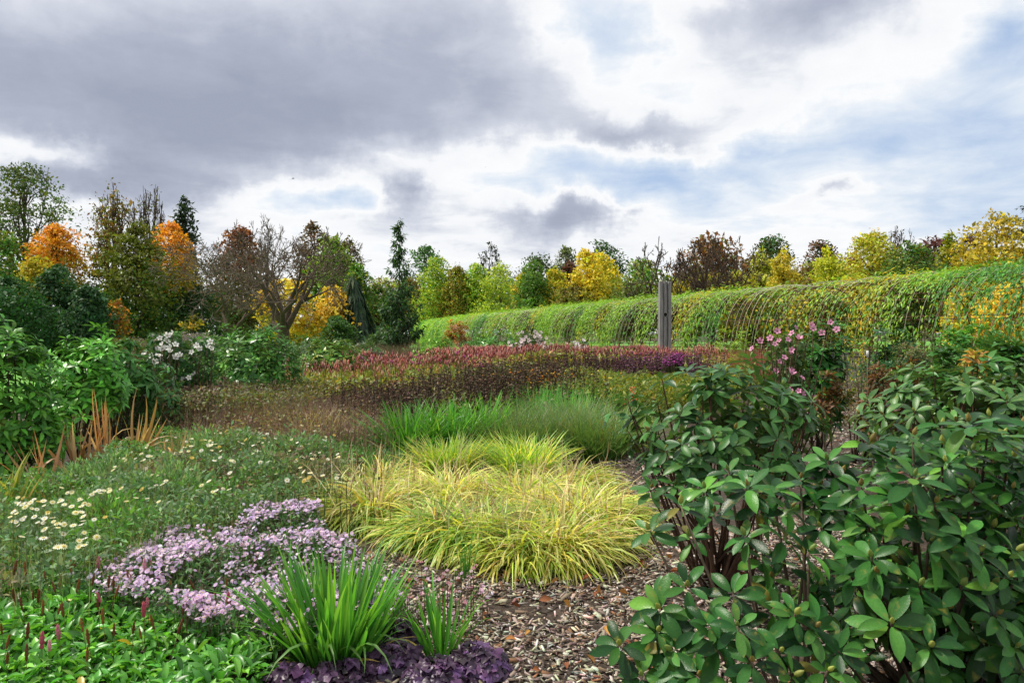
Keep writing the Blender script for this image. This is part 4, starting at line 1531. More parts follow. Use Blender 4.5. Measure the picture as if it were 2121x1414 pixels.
far_rhodo('dark glossy shrub right of the lime green one', 950, 712, 40, 29, 100, [((.03, .10, .035), 1), ((.06, .16, .05), .6)], .2, .1, 12)
far_rhodo('wide mid green shrub left of the pinkish white roses', 1020, 693, 62, 29, 200, [((.05, .16, .03), 2), ((.09, .24, .04), 1)], .2, .1, 13)
far_rhodo('bronze orange small maple shrub before the far pergola end', 945, 668, 26, 48, 90, [((.36, .17, .04), 1), ((.26, .14, .05), 1)], .28, .6, 14, name='bronze_shrub', mat=M_LEAF)
far_rhodo('compact dark green rhododendron behind the pink flowers', 1700, 688, 52, 9.8, 170, [((.04, .17, .03), 2), ((.07, .25, .04), 1)], .14, .2, 15, group='shrubs by the pergola')
far_rhodo('dark green shrub against the pergola foot', 1860, 690, 62, 12.2, 170, [((.03, .11, .035), 2), ((.06, .18, .05), 1)], .15, .1, 16, group='shrubs by the pergola')
far_rhodo('glossy shrub with long leaves at the right edge under the pergola', 2070, 712, 95, 7.4, 220, [((.05, .17, .03), 2), ((.09, .25, .05), 1), ((.03, .1, .03), 1)], .15, .15, 17, group='shrubs by the pergola')
far_rhodo('second glossy shrub right of the olive azalea', 1950, 735, 60, 7.6, 110, [((.05, .18, .03), 2), ((.08, .24, .05), 1)], .14, .2, 18, group='shrubs by the pergola')
far_rhodo('olive brown small leaved azalea below the pergola', 1905, 692, 62, 9.4, 330, [((.10, .13, .03), 2), ((.16, .12, .04), 1), ((.07, .11, .03), 1)], .06, .2, 19, name='azalea', group='shrubs by the pergola', mat=M_LEAF)
far_rhodo('thin twiggy azalea with sparse olive leaves', 1785, 682, 44, 9.2, 120, [((.12, .13, .04), 1), ((.18, .13, .05), 1)], .05, .35, 20, name='azalea', group='shrubs by the pergola', mat=M_LEAF, nl=5)
far_rhodo('bronze red leaved azalea beside the mulch path', 1845, 762, 62, 9.0, 210, [((.16, .07, .025), 2), ((.22, .10, .03), 1), ((.10, .075, .025), 1.2)], .085, .12, 21, name='azalea', group='shrubs by the pergola', mat=M_LEAF, rr=(0, .9))
far_rhodo('small bronze azalea sprig before the dark rhododendron', 1716, 765, 24, 7.6, 34, [((.17, .08, .03), 1), ((.11, .08, .03), 1)], .08, .75, 22, name='azalea', group='shrubs by the pergola', mat=M_LEAF, rr=(0, .9))
far_rhodo('orange yellow tinted sprig on top of the right edge shrub', 2015, 722, 24, 7.0, 26, [((.45, .24, .04), 1), ((.30, .26, .04), 1)], .09, 1.2, 23, name='azalea', group='shrubs by the pergola', mat=M_LEAF)
far_rhodo('yellow variegated low shrub at the end of the red flower band', 1510, 742, 62, 17, 150, [((.34, .36, .09), 1.3), ((.20, .28, .05), 1)], .11, .25, 24, name='variegated_shrub', mat=M_LEAF)
far_rhodo('small lime shrub with upright shoots before the bare pergola strings', 1490, 690, 18, 24, 40, [((.25, .38, .05), 1)], .14, .8, 25, name='lime_shrub', mat=M_LEAF)
far_rhodo('leaning lime shrub in front of the pergola opening', 1530, 692, 20, 24, 46, [((.25, .40, .05), 1)], .14, .5, 26, name='lime_shrub', mat=M_LEAF)
far_rhodo('green bush filling the garden side pergola foot at right', 2000, 680, 70, 13.5, 200, [((.045, .16, .03), 1), ((.08, .24, .04), 1)], .15, .1, 27, group='shrubs by the pergola', mat=M_LEAF)
far_rhodo('grey green low bush left of the weeping conifer', 640, 700, 50, 32, 120, [((.06, .12, .05), 1), ((.09, .13, .06), .5)], .2, .1, 28)
far_rhodo('low mixed bush behind the lilac haze at left', 460, 690, 50, 28, 120, [((.05, .13, .03), 1), ((.10, .2, .04), 1)], .18, .1, 29)
far_rhodo('dark hedge shrub right of the bare trees', 790, 690, 50, 40, 140, [((.04, .1, .03), 1), ((.07, .13, .04), 1)], .24, .1, 30)


# ================================================================== flowering shrubs with big open flowers
def flower_mesh(petal, centre, cup=.35, np_=5, wd=.95):
    V, q, t, cc = [], [], [], []
    for i in range(np_):
        a = 2 * math.pi * i / np_
        c_, s_ = math.cos(a), math.sin(a)
        b = len(V)
        for (u, v, z) in ((.08, 0, 0), (.5, wd * .36, .18), (.95, wd * .30, cup), (1.02, 0, cup * .85), (.95, -wd * .30, cup), (.5, -wd * .36, .18), (.55, 0, .06)):
            V.append([u * c_ - v * s_, u * s_ + v * c_, z + .05 * math.sin(3 * a)])
            cc.append(np.array(petal) * (1 if u > .3 else .55))
        q += [[b, b + 1, b + 6, b + 5], [b + 1, b + 2, b + 3, b + 6], [b + 6, b + 3, b + 4, b + 5]]
    b = len(V)
    V.append([0, 0, .34])
    cc.append(centre)
    for i in range(5):
        V.append([.15 * math.cos(i * 1.2566), .15 * math.sin(i * 1.2566), .06])
        cc.append(centre)
        t.append([b, b + 1 + i, b + 1 + (i + 1) % 5])
    a = Acc().add(np.array(V), [np.array(q), np.array(t)], np.array(cc))
    return a.mesh('flower', M_PETAL, smooth=True)


def flower_shrub(name, label, d, flowers, fsize, petal, centre, foliage_n, fpal, px, half, top, leafL=.07, group=None, zlow=.1, extra=0, depth=.35, cat='shrub'):
    base = np.array([X(px, d), d, 0.])
    T = thing(name, label, cat, base, group)
    ms = [flower_mesh(np.clip(np.array(petal) * rng.uniform(.85, 1.08), 0, .95), centre, cup_) for cup_ in (.2, .4, .6, .8)]
    tips = []
    for (fx, fy) in flowers:
        p = at(fx, fy, d - rng.uniform(.15, depth + .35))
        tips.append(p)
        ax = nrm(np.array([rng.normal(0, .5), -.8 + rng.normal(0, .3), .55]))
        m = Vector(ax).to_track_quat('Z', 'Y').to_matrix().to_4x4()
        link('flower', ms[rng.integers(0, 4)], T, Matrix.Translation(p - base) @ m @ Matrix.Rotation(rng.uniform(0, 6), 4, 'Z') @ Matrix.Scale(fsize * rng.uniform(.75, 1.15) / 2, 4))
    H, rx = Zp(top, d), half * d / F
    n = foliage_n
    dd_ = rdir(n)
    P = base + np.stack([dd_[:, 0] * rx * rng.random(n) ** .4, dd_[:, 1] * rx * .7 * rng.random(n) ** .4, np.zeros(n)], 1)
    P[:, 2] = zlow + (H - zlow) * rng.random(n) ** .8 * np.clip(1.15 - .6 * ((P[:, 0] - base[0]) / rx) ** 2, .3, 1)
    a = Acc()
    a.inst(t_lance(.5, .08, .15), frames(rdir(n) + [0, -.2, -.1], rdir(n) * .7 + [0, -.3, .8]), P, leafL * np.exp(rng.normal(0, .25, n)), pick(n, fpal, .2))
    link('foliage', a.mesh('foliage', M_LEAF, base), T, kind='stuff')
    b = Acc()
    for k in range(26):
        p2 = tips[k % len(tips)] if k < len(tips) else P[rng.integers(0, n)]
        p0 = base + [rng.normal(0, .08), rng.normal(0, .08), -.02]
        path_tube(b, bez(p0, p0 * .4 + p2 * .6 + rng.normal(0, .06, 3), p2, 5), .011, .004, 4, (.10, .08, .05))
    link('branching_stem', b.mesh('branching_stem', M_BARK, base, True), T)
    return T


PK, PKC = (.80, .36, .55), (.25, .02, .08)
flower_shrub('pink_flower_shrub', 'leggy shrub with pink dark centred flowers beyond the domed rhododendron', 8.6,
             [(1557, 722), (1574, 707), (1610, 686), (1614, 705), (1605, 712), (1640, 690), (1632, 703), (1648, 678), (1680, 673), (1684, 680), (1720, 668), (1640, 725), (1636, 730),
              (1615, 748), (1618, 752), (1636, 765), (1640, 772), (1662, 782), (1655, 810), (1661, 815), (1683, 825), (1690, 832), (1608, 770), (1625, 740), (1655, 700), (1595, 700), (1668, 852), (1636, 808), (1702, 690), (1733, 682)], .072, PK, PKC,
             1100, [((.07, .17, .04), 2), ((.13, .21, .05), 1), ((.24, .28, .08), .5)], 1632, 60, 690, .075, 'flowering shrubs', .15)
WH = (.86, .86, .82)
flower_shrub('white_flower_shrub', 'shrub crowded with white open flowers left of the round rhododendron', 12,
             [(302, 732), (315, 738), (328, 736), (345, 706), (336, 712), (352, 720), (363, 714), (331, 700), (346, 695), (338, 722), (352, 728), (326, 722), (350, 738), (363, 740), (320, 750), (342, 762), (372, 735), (358, 690), (334, 745), (310, 742)],
             .105, WH, (.7, .62, .25), 1300, [((.045, .13, .04), 2), ((.08, .2, .05), 1)], 345, 52, 690, .085, 'flowering shrubs', .3)
flower_shrub('white_flower_shrub', 'small white flowered shrub beside the crowded white one', 12.3,
             [(397, 729), (408, 716), (413, 722), (430, 718), (440, 722), (436, 708), (402, 776), (370, 780), (378, 785), (362, 783), (390, 782)],
             .10, WH, (.7, .62, .25), 700, [((.045, .13, .04), 2), ((.08, .2, .05), 1)], 415, 40, 700, .085, 'flowering shrubs', .3)
fl = [(1070 + rng.normal(0, 22) + 30, 708 + rng.normal(0, 11)) for _ in range(46)]
flower_shrub('pale_rose_bush', 'rose bush dotted with pinkish white flowers left of the red band', 25, fl, .13, (.85, .72, .74), (.6, .4, .3), 900,
             [((.08, .15, .04), 1), ((.12, .13, .06), .6)], 1102, 36, 692, .12, 'flowering shrubs', .3)
fl = [(1203 + rng.normal(0, 9), 720 + rng.normal(0, 8)) for _ in range(18)]
flower_shrub('pale_rose_bush', 'tiny white rose bush peeping over the red flower band', 25, fl, .13, (.86, .82, .82), (.6, .5, .3), 350,
             [((.08, .15, .05), 1)], 1203, 20, 708, .12, 'flowering shrubs', .3)


# ================================================================== perennial drifts
def drift(name, label, cat, poly, parts, group=None):
    """parts: list of functions(acc, poly) with (part name, material)"""
    poly = np.asarray(poly)
    c = poly.mean(0)
    base = np.array([c[0], c[1], 0.])
    T = thing(name, label, cat, base, group)
    for pn, mat, fn in parts:
        a = Acc()
        fn(a, poly)
        link(pn, a.mesh(pn, mat, base), T, kind='stuff')
    return T


def wpoly(pl, pr, d0, d1, n=6):
    p0 = [(X(px, d0), d0) for px in np.linspace(pl, pr, n)]
    p1 = [(X(px, d1), d1) for px in np.linspace(pr, pl, n)]
    return np.array(p0 + p1)


def hf(P, h, amp, seed, s=2.0):
    return h + amp * vnoise(P[:, 0], P[:, 1], s, seed)


def f_leafmass(n, h, amp, pal, L_=.08, tm=t_kite(.45, .1), seed=1, up=.8, zpow=.5, s=2.0):
    def fn(a, poly):
        P = scatter(poly, n) + rng.normal(0, .34, (n, 2))
        z = hf(P, h, amp, seed, s) * rng.random(n) ** zpow
        a.inst(tm, frames(rdir(n) + [0, 0, .25], rdir(n) * .6 + [0, -.2, up]), np.c_[P, z], L_ * np.exp(rng.normal(0, .25, n)), pick(n, pal, .2))
    return fn


def f_stalks(n, h, amp, pal, wd=.006, lean=.12, bend=.2, seed=1, S=3, pal1=None, z0=0., s=2.0):
    def fn(a, poly):
        P = scatter(poly, n) + rng.normal(0, .34, (n, 2))
        ln = hf(P, h, amp, seed, s) * rng.uniform(.7, 1.12, n)
        c0 = pick(n, pal, .2)
        blades(a, np.c_[P, np.full(n, z0)], rng.uniform(0, 6.28, n), ln, np.full(n, wd) * rng.uniform(.6, 1.4, n), np.abs(rng.normal(0, lean, n)), rng.normal(0, bend, n), c0, pick(n, pal1, .2) if pal1 else None, S=S)
    return fn


def f_spikes(n, h, amp, pal, sl=.10, sr=.012, seed=1, stalk=(.16, .13, .05), hj=.16, lean=.12, s=2.0):
    tm = t_octa(1, 1, 1)

    def fn(a, poly):
        P = scatter(poly, n) + rng.normal(0, .34, (n, 2))
        kp = (vnoise(P[:, 0], P[:, 1], 1.3, seed + 5) > -.35) | (rng.random(n) < .25)
        P = P[kp]
        n_ = len(P)
        return fn2(a, P, n_)

    def fn2(a, P, n):
        z = hf(P, h, amp, seed, s) + rng.uniform(-hj, hj * .5, n)
        ax = nrm(np.stack([rng.normal(0, lean, n), rng.normal(0, lean, n), np.ones(n)], 1))
        ref = nrm(rng.normal(size=(n, 3)))
        u = nrm(np.cross(ax, ref))
        Rm = np.stack([u, np.cross(ax, u), ax], -1)
        ln = sl * rng.uniform(.6, 1.25, n)
        top = np.c_[P, z]
        a.inst(tm, Rm, top, np.stack([np.full(n, sr) * rng.uniform(.7, 1.2, n)] * 2 + [ln / 2], 1), pick(n, pal, .18))
        lo = top - ax * (ln / 2 + .35)[:, None]
        tubes(a, lo, top - ax * (ln * .4)[:, None], .004, .003, 3, pick(n, [(stalk, 1)], .15))
    return fn


def f_seedheads(n, h, amp, pal, r=.022, seed=1, knots=7, span=.45, stalk=(.05, .035, .025)):
    tm = t_octa(1, 1, .8)

    def fn(a, poly):
        P = scatter(poly, n) + rng.normal(0, .34, (n, 2))
        z = hf(P, h, amp, seed) * rng.uniform(.8, 1.1, n)
        ln = rng.normal(0, .10, (n, 2))
        base_ = np.c_[P, np.zeros(n)]
        top = np.c_[P + ln * z[:, None], z]
        tubes(a, base_, top, .006, .003, 3, pick(n, [(stalk, 1)], .2))
        for k in range(knots):
            u = 1 - span * k / knots
            q = base_ * (1 - u) + top * u + rng.normal(0, .012, (n, 3))
            a.inst(tm, np.tile(IDEN, (n, 1, 1)), q, r * (.55 + .55 * k / knots) * rng.uniform(.6, 1.4, n), pick(n, pal, .25))
            # small side bracts
            dr = rdir(n) * [1, 1, .3]
            a.inst(KITE, frames(dr + [0, 0, .3], rdir(n) + [0, 0, .7]), q, rng.uniform(.03, .07, n), pick(n, pal, .25))
    return fn


RED = [((.40, .10, .095), 2), ((.50, .19, .165), 1.6), ((.30, .08, .10), 1), ((.50, .30, .23), 1.1), ((.28, .15, .08), .6)]
FOL = [((.22, .27, .04), 1.6), ((.30, .26, .05), 1), ((.15, .22, .04), 1.2), ((.32, .18, .07), .6)]
GD = 'flower drifts in the middle of the garden'
drift('red_bistort', 'drift of red flower spikes over olive foliage left of the dark seedheads', 'flowers', wpoly(600, 850, 16, 20.5),
      [('foliage', M_LEAF, f_leafmass(9000, .64, .08, FOL, .12)), ('flower_spikes', M_PETAL, f_spikes(520, .84, .09, RED, .16, .013, hj=.2)), ('stalks', M_DRY, f_stalks(900, .75, .06, FOL, .01))], GD)
drift('red_bistort', 'drift of red and magenta spikes around the foot of the sapling', 'flowers', wpoly(740, 1010, 19, 24),
      [('foliage', M_LEAF, f_leafmass(9000, .62, .06, FOL, .13)), ('flower_spikes', M_PETAL, f_spikes(1200, .90, .12, RED + [((.40, .06, .26), .7)], .18, .017, hj=.25, lean=.2, s=1.2)), ('stalks', M_DRY, f_stalks(900, .8, .06, FOL, .012))], GD)
drift('red_bistort', 'dense crimson flower band in front of the grooved post', 'flowers', wpoly(1010, 1470, 21, 24.2, 8),
      [('foliage', M_LEAF, f_leafmass(12000, .92, .12, FOL, .13, s=1.1)), ('flower_spikes', M_PETAL, f_spikes(3300, 1.04, .12, RED, .20, .014, hj=.26, lean=.2, s=1.1)), ('stalks', M_DRY, f_stalks(1500, .98, .05, [((.3, .12, .08), 1), ((.2, .18, .05), 1)], .012))], GD)
drift('red_bistort', 'sparse pinkish red drift over yellow grass left of the crimson band', 'flowers', wpoly(940, 1150, 24.5, 28),
      [('foliage', M_LEAF, f_leafmass(5000, .75, .05, FOL, .14)), ('flower_spikes', M_PETAL, f_spikes(1300, 1.05, .06, RED, .22, .02))], GD)
drift('red_grass', 'reddish brown grass behind the yellow variegated shrub', 'grass', wpoly(1440, 1590, 22, 26),
      [('stalks', M_DRY, f_stalks(4200, 1.05, .08, [((.20, .12, .05), 1), ((.16, .16, .04), 1)], .014, pal1=[((.42, .12, .09), 1), ((.34, .15, .10), 1)]))], GD)
DK = [((.055, .035, .026), 2), ((.10, .065, .046), 1.3), ((.15, .11, .07), .7)]
drift('dark_seedheads', 'black brown seedhead spires behind the sword leaved clump', 'plants', wpoly(880, 1110, 12.2, 15.5),
      [('stalks', M_DRY, f_seedheads(420, .93, .12, DK, .02, 3)), ('foliage', M_LEAF, f_leafmass(3800, .6, .08, [((.10, .10, .03), 1), ((.17, .19, .04), 1.3), ((.06, .045, .03), .8)], .08))], GD)
drift('dark_seedheads', 'brown green seedhead spires above the blue green blades', 'plants', wpoly(1030, 1190, 13.5, 17),
      [('stalks', M_DRY, f_seedheads(330, .92, .08, DK + [((.14, .15, .05), 1)], .02, 4)), ('foliage', M_LEAF, f_leafmass(4200, .62, .08, [((.10, .13, .03), 1), ((.16, .2, .04), 1), ((.05, .04, .03), 1)], .08))], GD)
PUR = [((.15, .065, .095), 2), ((.21, .09, .15), 1), ((.09, .05, .06), 1)]
drift('dark_seedheads', 'dark brown spires in front of the crimson band', 'plants', wpoly(1140, 1310, 17.5, 20),
      [('stalks', M_DRY, f_seedheads(300, 1.00, .10, [((.05, .03, .028), 1), ((.09, .05, .04), 1)], .028, 5)), ('foliage', M_LEAF, f_leafmass(4000, .72, .06, [((.18, .21, .04), 1.4), ((.09, .065, .04), 1)], .1))], GD)
drift('purple_spires', 'plum purple spires with magenta patches before the post', 'flowers', wpoly(1290, 1455, 17, 19.6),
      [('stalks', M_DRY, f_seedheads(420, 1.02, .09, PUR, .03, 6)), ('foliage', M_LEAF, f_leafmass(3200, .72, .06, [((.09, .05, .06), 1), ((.12, .12, .04), .6)], .1)),
       ('flower_spikes', M_PETAL, f_spikes(40, 1.06, .03, [((.34, .07, .26), 1), ((.24, .07, .2), 1)], .10, .02))], GD)
a = Acc()
for (px, py) in ((1388, 750), (1402, 742), (1400, 755)):
    n = 90
    P = at(px, py, 16.9) + rng.normal(0, 1, (n, 3)) * [.09, .09, .07]
    a.inst(t_octa(.024, .024, .02), np.tile(IDEN, (n, 1, 1)), P, rng.uniform(.7, 1.3, n), pick(n, [((.42, .07, .32), 1), ((.32, .08, .28), 1)], .15))
    tubes(a, P, P - np.array([0, 0, .5]), .004, .004, 3, (.08, .1, .03))
b0 = np.array([X(1397, 16.9), 16.9, 0.])
o = link('magenta_aster', a.mesh('magenta_aster', M_PETAL, b0))
o.location = b0
tag(o, 'vivid magenta asters among the plum spires', 'flowers', kind='thing')
drift('gold_foliage', 'yellow green bushy perennials between blue green blades and domed rhododendron', 'plants', wpoly(1190, 1480, 13.5, 17.5),
      [('foliage', M_LEAF, f_leafmass(15000, .70, .12, [((.20, .25, .03), 2), ((.13, .2, .03), 1.5), ((.40, .32, .03), .5)], .075, seed=14)),
       ('stalks', M_BLADE, f_stalks(900, .75, .1, [((.16, .24, .04), 1)], .012))], GD)
drift('orange_daisies', 'little orange flowers among the brown green spires', 'flowers', wpoly(1080, 1130, 13.6, 14.6),
      [('flowers', M_PETAL, f_spikes(60, .86, .03, [((.65, .28, .03), 1), ((.6, .38, .04), 1)], .035, .03)), ('foliage', M_LEAF, f_leafmass(500, .7, .05, FOL, .08))], GD)
drift('yellow_yarrow', 'pale yellow flat flowerheads at the edge of the brown green spires', 'flowers', wpoly(990, 1080, 15.5, 18),
      [('flowers', M_PETAL, f_spikes(60, .98, .04, [((.55, .50, .12), 1)], .02, .045)), ('foliage', M_LEAF, f_leafmass(2400, .8, .06, [((.14, .2, .04), 1), ((.2, .22, .05), 1)], .09))], GD)
# brown masses at left
BR = [((.10, .068, .042), 2), ((.15, .10, .06), 1), ((.065, .05, .03), 1.5), ((.12, .13, .04), .7)]
drift('brown_sedum', 'brown green faded flowerheads in a low hedge behind the dead leaf tufts', 'plants', wpoly(190, 470, 10.6, 14.2),
      [('foliage', M_LEAF, f_leafmass(17000, .74, .05, [((.13, .18, .05), 2), ((.20, .15, .08), 1.3), ((.11, .14, .05), 1), ((.2, .24, .08), .5)], .06, seed=22)),
       ('stalks', M_DRY, f_seedheads(1300, .74, .05, [((.20, .14, .10), 1), ((.28, .22, .16), .6), ((.11, .075, .055), 1)], .018, 22, 2, .08, (.1, .08, .04)))], 'faded perennials at left')
drift('olive_mound', 'olive brown low mound right of the faded flowerheads', 'plants', wpoly(440, 610, 11.0, 15),
      [('foliage', M_LEAF, f_leafmass(9000, .72, .08, [((.14, .17, .04), 2), ((.18, .13, .06), 1)], .06, seed=23)), ('stalks', M_DRY, f_stalks(2200, .72, .1, [((.2, .15, .09), 1), ((.12, .13, .05), 1)], .006, .25, .4))], 'faded perennials at left')
drift('dry_grass', 'reddish brown dry stalks in a mass left of the sword leaved clump', 'grass', wpoly(440, 800, 9.6, 13.2),
      [('stalks', M_DRY, f_stalks(11000, .60, .16, [((.25, .145, .11), 2), ((.34, .23, .17), 1.2), ((.52, .42, .34), .5), ((.15, .10, .075), 1)], .008, .3, .45, seed=24, s=1.6)),
       ('foliage', M_LEAF, f_leafmass(7000, .42, .08, [((.20, .125, .085), 1), ((.22, .19, .08), 1), ((.14, .17, .06), .6)], .05, seed=24))], 'faded perennials at left')
drift('dark_twigs', 'dark brown twiggy stems beside the reddish dry stalks', 'plants', wpoly(720, 880, 11.2, 13.6),
      [('stalks', M_DRY, f_seedheads(330, .72, .08, DK, .018, 25, 5, .5)), ('foliage', M_LEAF, f_leafmass(2600, .5, .08, [((.05, .035, .025), 1), ((.08, .06, .03), 1)], .06))], 'faded perennials at left')
drift('lilac_haze', 'lilac flower haze far behind the white flowered shrubs', 'flowers', wpoly(345, 425, 29, 33),
      [('foliage', M_LEAF, f_leafmass(3600, 1.52, .08, [((.20, .17, .24), 1), ((.12, .13, .08), 1)], .12, zpow=.6))], 'faded perennials at left')
drift('brown_haze', 'brown faded bed far behind the white flowered shrubs', 'plants', wpoly(235, 350, 27, 31),
      [('foliage', M_LEAF, f_leafmass(4500, 1.30, .12, [((.16, .12, .06), 1), ((.12, .13, .05), 1)], .12, zpow=.6))], 'faded perennials at left')
drift('straw_bed', 'straw brown plants before the dark hedge near the sapling', 'plants', wpoly(720, 880, 30, 34),
      [('stalks', M_DRY, f_stalks(3500, 1.1, .2, [((.22, .16, .10), 1), ((.14, .14, .06), 1), ((.3, .2, .14), .6)], .018))], GD)


# ================================================================== grass and blade clumps
def clump(name, label, cat, cx, cy, rad, n, h, wd, pal, pal1=None, tilt=(.1, .9), bend=(.3, 1.4), S=6, group=None, base_r=.35, power=.7, mat=None, az=None):
    base = np.array([cx, cy, 0.])
    T = thing(name, label, cat, base, group)
    aa = rng.uniform(0, 6.28, n)
    rr = rad * base_r * np.sqrt(rng.random(n))
    jit = rng.normal(0, .75, n)
    B = np.stack([cx + rr * np.cos(aa), cy + rr * np.sin(aa), np.zeros(n)], 1)
    ln = h * rng.uniform(.65, 1.15, n)
    k = np.clip(rr / (rad * base_r + 1e-6), 0, 1)
    tl = tilt[0] + (tilt[1] - tilt[0]) * k * rng.uniform(.5, 1.1, n)
    bd = rng.uniform(bend[0], bend[1], n)
    a = Acc()
    blades(a, B, aa + jit, ln, np.full(n, wd) * rng.uniform(.7, 1.25, n), tl, bd, pick(n, pal, .16), pick(n, pal1, .16) if pal1 else None, S=S, power=power, twist=.35)
    link('blades', a.mesh('blades', mat or M_BLADE, base, True), T, kind='stuff')
    if name == 'forest_grass':                      # thin seed stalks and dead thatch through the mound
        m = n // 7
        a = Acc()
        aa = rng.uniform(0, 6.28, m)
        rr = rad * .8 * np.sqrt(rng.random(m))
        B = np.stack([cx + rr * np.cos(aa), cy + rr * np.sin(aa), rng.uniform(0, h * .3, m)], 1)
        blades(a, B, rng.uniform(0, 6.28, m), h * rng.uniform(.4, .95, m), rng.uniform(.004, .012, m), rng.uniform(.0, 1.3, m), rng.normal(.4, .8, m),
               pick(m, [((.56, .42, .22), 1), ((.42, .30, .18), 1), ((.66, .58, .34), 1)], .18), S=4)
        link('thatch', a.mesh('thatch', M_DRY, base, True), T, kind='stuff')
    return T


HY = [((.68, .64, .16), 2.2), ((.78, .72, .30), 1.5), ((.46, .58, .09), 2.6), ((.24, .42, .06), 1.0), ((.60, .40, .12), .25)]
HG = [((.26, .44, .06), 2), ((.42, .54, .09), 1.5), ((.62, .60, .14), 1), ((.16, .32, .05), 1)]
HC = 'yellow forest grass clumps'
HK = [
    # px, base py, radius, n, len, palette, label
    (1150, 1150, .55, 1500, .62, HY, 'front yellow forest grass mound drooping over the wood chips'),
    (1192, 1095, .62, 1900, .66, HY, 'largest straw yellow grass mound beside the domed rhododendron'),
    (1245, 1105, .36, 700, .52, HY, 'narrow yellow grass tuft against the rhododendron twigs'),
    (1080, 1165, .38, 520, .55, [((.44, .48, .08), 2), ((.56, .52, .14), 1), ((.3, .42, .06), 1)], 'lime yellow grass tuft arching onto the mulch, left of the front mound'),
    (985, 1130, .55, 1500, .62, HG, 'greener forest grass mound in the middle of the patch'),
    (905, 1120, .46, 1000, .56, HG + [((.6, .5, .15), 1)], 'green gold grass mound behind the lilac asters'),
    (775, 1075, .60, 1400, .58, HY, 'pale straw grass mound next to the lilac asters'),
    (690, 1050, .48, 800, .50, HY, 'leftmost pale grass tuft of the yellow patch'),
    (930, 1050, .60, 1500, .60, HY, 'yellow grass mound behind the greener one'),
    (1080, 1060, .60, 1500, .62, HY, 'yellow grass mound in the centre back of the patch'),
    (930, 1000, .50, 900, .62, HG, 'upright green gold tuft before the sword leaved clump'),
    (1085, 1000, .50, 900, .62, HG, 'upright yellow green tuft before the fine green grass'),
    (655, 1020, .40, 520, .50, HG, 'small green tuft at the left tip of the yellow patch'),
    (1180, 1020, .50, 1000, .58, HY, 'yellow grass mound at the back right of the patch'),
    (790, 1015, .50, 800, .54, HY, 'yellow grass mound at the back left of the patch'),
]
for px, py, rad, n, ln, pal, lab in HK:
    g = G(px, py)
    up_ = 'upright' in lab
    clump('forest_grass', lab, 'grass', g[0], g[1], rad, int(n * .72), ln * rng.uniform(.9, 1.05), .025, pal, None, (.05, .6) if up_ else (.25, 1.1), (.4, 1.3) if up_ else (1.0, 2.6), 6, HC, .5)

IG = [((.035, .17, .022), 2), ((.06, .23, .028), 1.5), ((.025, .11, .02), 1)]  # dark blade bases: shade inside the clump put into the colour
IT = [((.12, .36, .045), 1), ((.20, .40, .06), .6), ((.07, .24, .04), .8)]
for px, py, rad, n, lab in ((850, 948, .50, 520, 'dense sword leaved green clump behind the yellow grass'), (930, 942, .42, 380, 'green sword leaved clump joined to the right of the dense one'),
                            (1000, 930, .42, 360, 'green sword leaved clump beside the fine grass')):
    g = G(px, py)
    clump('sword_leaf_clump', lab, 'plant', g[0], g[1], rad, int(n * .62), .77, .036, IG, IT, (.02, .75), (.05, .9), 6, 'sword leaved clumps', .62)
for px, d, h, lab in ((1120, 12.5, .72, 'blue green upright blades below the seedhead spires'), (1165, 12.8, .66, 'second tuft of blue green upright blades'), (1190, 14.5, .7, 'far tuft of blue green blades by the gold foliage'),
                      (1255, 14.0, .6, 'pale green blades among gold foliage')):
    clump('blue_green_blades', lab, 'plant', X(px, d), d, .5, 260, h, .03, [((.09, .30, .06), 1), ((.13, .36, .09), 1)], None, (.02, .3), (.05, .3), 5, 'sword leaved clumps', .8)
FG = [((.045, .15, .03), 2), ((.10, .25, .045), 1.2), ((.16, .24, .06), .8)]
for px, py, rad, n, h, lab in ((1060, 945, .60, 1400, .78, 'fine green grass mound right of the sword leaves'), (1150, 940, .60, 1500, .82, 'tall fine green grass in the centre'),
                               (1235, 948, .58, 1500, .82, 'fine dark green grass mound beside the domed rhododendron'), (1290, 925, .5, 900, .8, 'fine grass behind the rhododendron edge'), (1190, 915, .6, 1200, .86, 'feathery grass with brown haze at the back'),
                               (1090, 915, .6, 1000, .78, 'fine green grass at the back beside sword leaves')):
    g = G(px, py)
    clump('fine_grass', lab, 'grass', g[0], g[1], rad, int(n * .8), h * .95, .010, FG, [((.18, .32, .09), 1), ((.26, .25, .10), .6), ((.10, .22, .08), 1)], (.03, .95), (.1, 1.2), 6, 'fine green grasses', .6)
drift('green_undergrowth', 'mixed green blades and herbs between cream flowers and sword leaves', 'plants', gpoly([(600, 960), (640, 925), (760, 925), (800, 960), (760, 1010), (640, 1010)]),
      [('stalks', M_BLADE, f_stalks(1800, .30, .05, [((.08, .24, .04), 1), ((.12, .30, .05), 1)], .012, .3, .4)), ('foliage', M_LEAF, f_leafmass(3000, .22, .03, [((.06, .18, .04), 1), ((.1, .24, .06), 1)], .05))], 'faded perennials at left')


